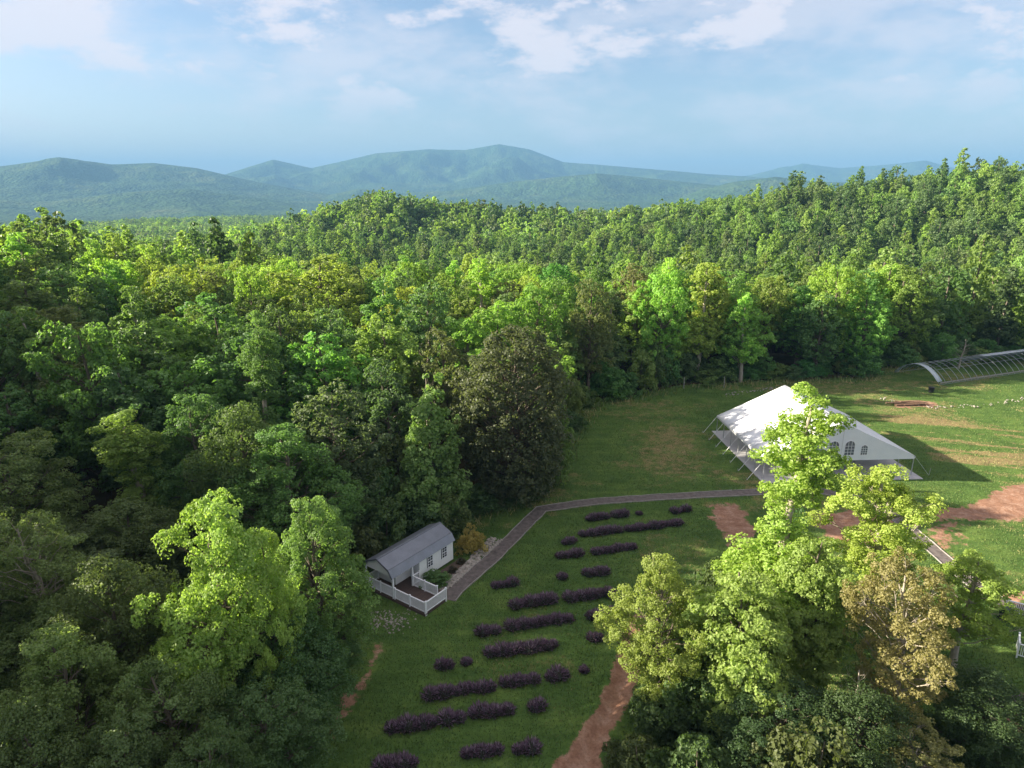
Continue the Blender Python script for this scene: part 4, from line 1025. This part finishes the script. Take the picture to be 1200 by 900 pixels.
# ------------------------------------------------------------------ hoop house
HO = g(1101, 452); HR = math.atan2(8, 20)
hoop = thing('hoop_house', (HO[0], HO[1], 0), HR, 'long bare hoop house frame with torn plastic at the wood edge', 'greenhouse')
HW, HHt, HL = 8.6, 2.5, 36.0
def hp(t, x): return (x, HW*t, 0.15+HHt*math.sin(math.pi*min(max(t, 0), 1))**0.8)
hm = None
for k in range(24):
    if hm is None:
        o = MB().tube([hp(t, 0) for t in np.linspace(0, 1, 17)], .04, 5).build('hoop', M['hoop'], hoop, smooth=True); hm = o.data
    else: o = bpy.data.objects.new('hoop', hm); COL.objects.link(o); o.parent = hoop
    o.location = (k*HL/23, 0, 0)
for t in (0, .25, .5, .75, 1): MB().tube([hp(t, 0), hp(t, HL)], .025, 5).build('purlin', M['hoop'], hoop)
MB().box(0, -.06, .35, HL, -.02, .6).build('hip_board', M['edging'], hoop)
def sheet(x0, x1, t0, t1):
    V = [hp(t, x) for x in (x0, (x0+x1)/2, x1) for t in np.linspace(t0, t1, 12)]
    V = [(a, b, c+.07) for a, b, c in V]; F = [(i*12+j, (i+1)*12+j, (i+1)*12+j+1, i*12+j+1) for i in range(2) for j in range(11)]
    o = MB().add(V, F).build('plastic_sheet', M['plastic'], hoop, smooth=True); o.modifiers.new('thick', 'SOLIDIFY').thickness = .01
sheet(-.3, .9, .03, 1.0); sheet(16.0, 36, .45, .97)

# ------------------------------------------------------------------ odds and ends at the far edge
c = g(1063, 474); pile = thing('board_pile', (c[0], c[1], .0), .1, 'low pile of weathered brown boards beyond the lawn behind the tent', 'wood pile')
pr = random.Random(4)
for k in range(13):
    L = pr.uniform(3.0, 5.5); y_ = pr.uniform(-.7, .7); z_ = .1+.13*(k//4)+pr.uniform(0, .02)
    o = MB().box(-L/2, -.14, -.05, L/2, .14, .05).build('board', M['wood_pile'], pile); o.location = (pr.uniform(-.8, .8), y_*(1-.2*(k//4)), z_+.05); o.rotation_euler = (0, pr.uniform(-.03, .03), pr.uniform(-.12, .12))
c = g(1091, 459); bx0 = thing('black_bin', (c[0], c[1], mz(*c)), .3, 'small black lidded tub on the grass before the hoop house', 'tub')
MB().lathe([(.36, 0), (.44, .75), (.46, .8)], 12).build('tub', M['black'], bx0); MB().lathe([(.48, .8), (.48, .86), (.2, .94)], 12).build('lid', M['black'], bx0)
for u, v, lb in ((755,458,'thin wooden post standing by the thicket at the lawn edge'), (801,455,'thin wooden post near the lawn-edge yellow-green tree'), (848,454,'thin wooden post behind the tent ridge by the thicket')):
    c = g(u, v); o = MB().tube([(0, 0, -.3), (.03, 0, .8), (.02, .03, 1.9)], [.07, .065, .055], 7).build('wooden_post', M['edging']); o.location = (c[0], c[1], mz(*c)); tag(o, lb, 'post')

# ------------------------------------------------------------------ railings and bin at the right
c = g(1177, 718); r1 = thing('ramp_railing', (c[0], c[1], 0), -.62, 'white slatted ramp railing right beside the dark green bin', 'railing')
railing(r1, (0, 0), (6.4, 0), h=1.0, z0=.18, posts=4)
MB().box(-.05, .08, .0, 6.5, 1.5, .2).build('ramp', M['deck'], r1)
c = g(1191, 771); r2 = thing('ramp_railing', (c[0], c[1], 0), -.62, 'white slatted railing past the bin, beside bare soil', 'railing')
railing(r2, (0, 0), (6.4, 0), h=1.0, z0=.18, posts=4)
railing(r2, (.0, .11), (.0, 1.4), h=1.0, z0=.18, posts=1)
c = g(1181, 728); bn = thing('wheeled_bin', (c[0]-.2, c[1]+.1, 0), .3, 'dark green wheeled rubbish bin at the end of the white railing', 'bin')
b = MB(); V = [(-.24,-.27,.12),(.24,-.27,.12),(.24,.27,.12),(-.24,.27,.12),(-.3,-.36,1.0),(.3,-.36,1.0),(.3,.34,1.0),(-.3,.34,1.0)]
b.add(V, [(0,3,2,1),(4,5,6,7),(0,1,5,4),(1,2,6,5),(2,3,7,6),(3,0,4,7)]).build('body', M['bin'], bn)
MB().box(-.32, -.38, 1.0, .32, .38, 1.05).box(-.26, -.3, 1.05, .26, .3, 1.1).build('lid', M['bin'], bn)
for sx in (-.25, .25):
    MB().tube([(sx-.03, .3, .12), (sx+.03, .3, .12)], .12, 12).build('wheel', M['black'], bn)
MB().tube([(-.22, .40, .95), (.22, .40, .95)], .025, 6).build('handle', M['black'], bn)

# ------------------------------------------------------------------ haze
hzv = MB().box(-21000, -21000, -190, 21000, 21000, 720)
m = bpy.data.materials.new('haze'); m.use_nodes = True; nt = m.node_tree; nt.nodes.clear()
pv = nt.nodes.new('ShaderNodeVolumePrincipled'); pv.inputs['Color'].default_value = (.16, .335, .56, 1); pv.inputs['Density'].default_value = 1.2e-4; pv.inputs['Anisotropy'].default_value = 0.0
ou = nt.nodes.new('ShaderNodeOutputMaterial'); nt.links.new(pv.outputs[0], ou.inputs['Volume'])
tag(hzv.build('haze', m), 'pale blue haze over the hills', 'haze', kind='stuff')
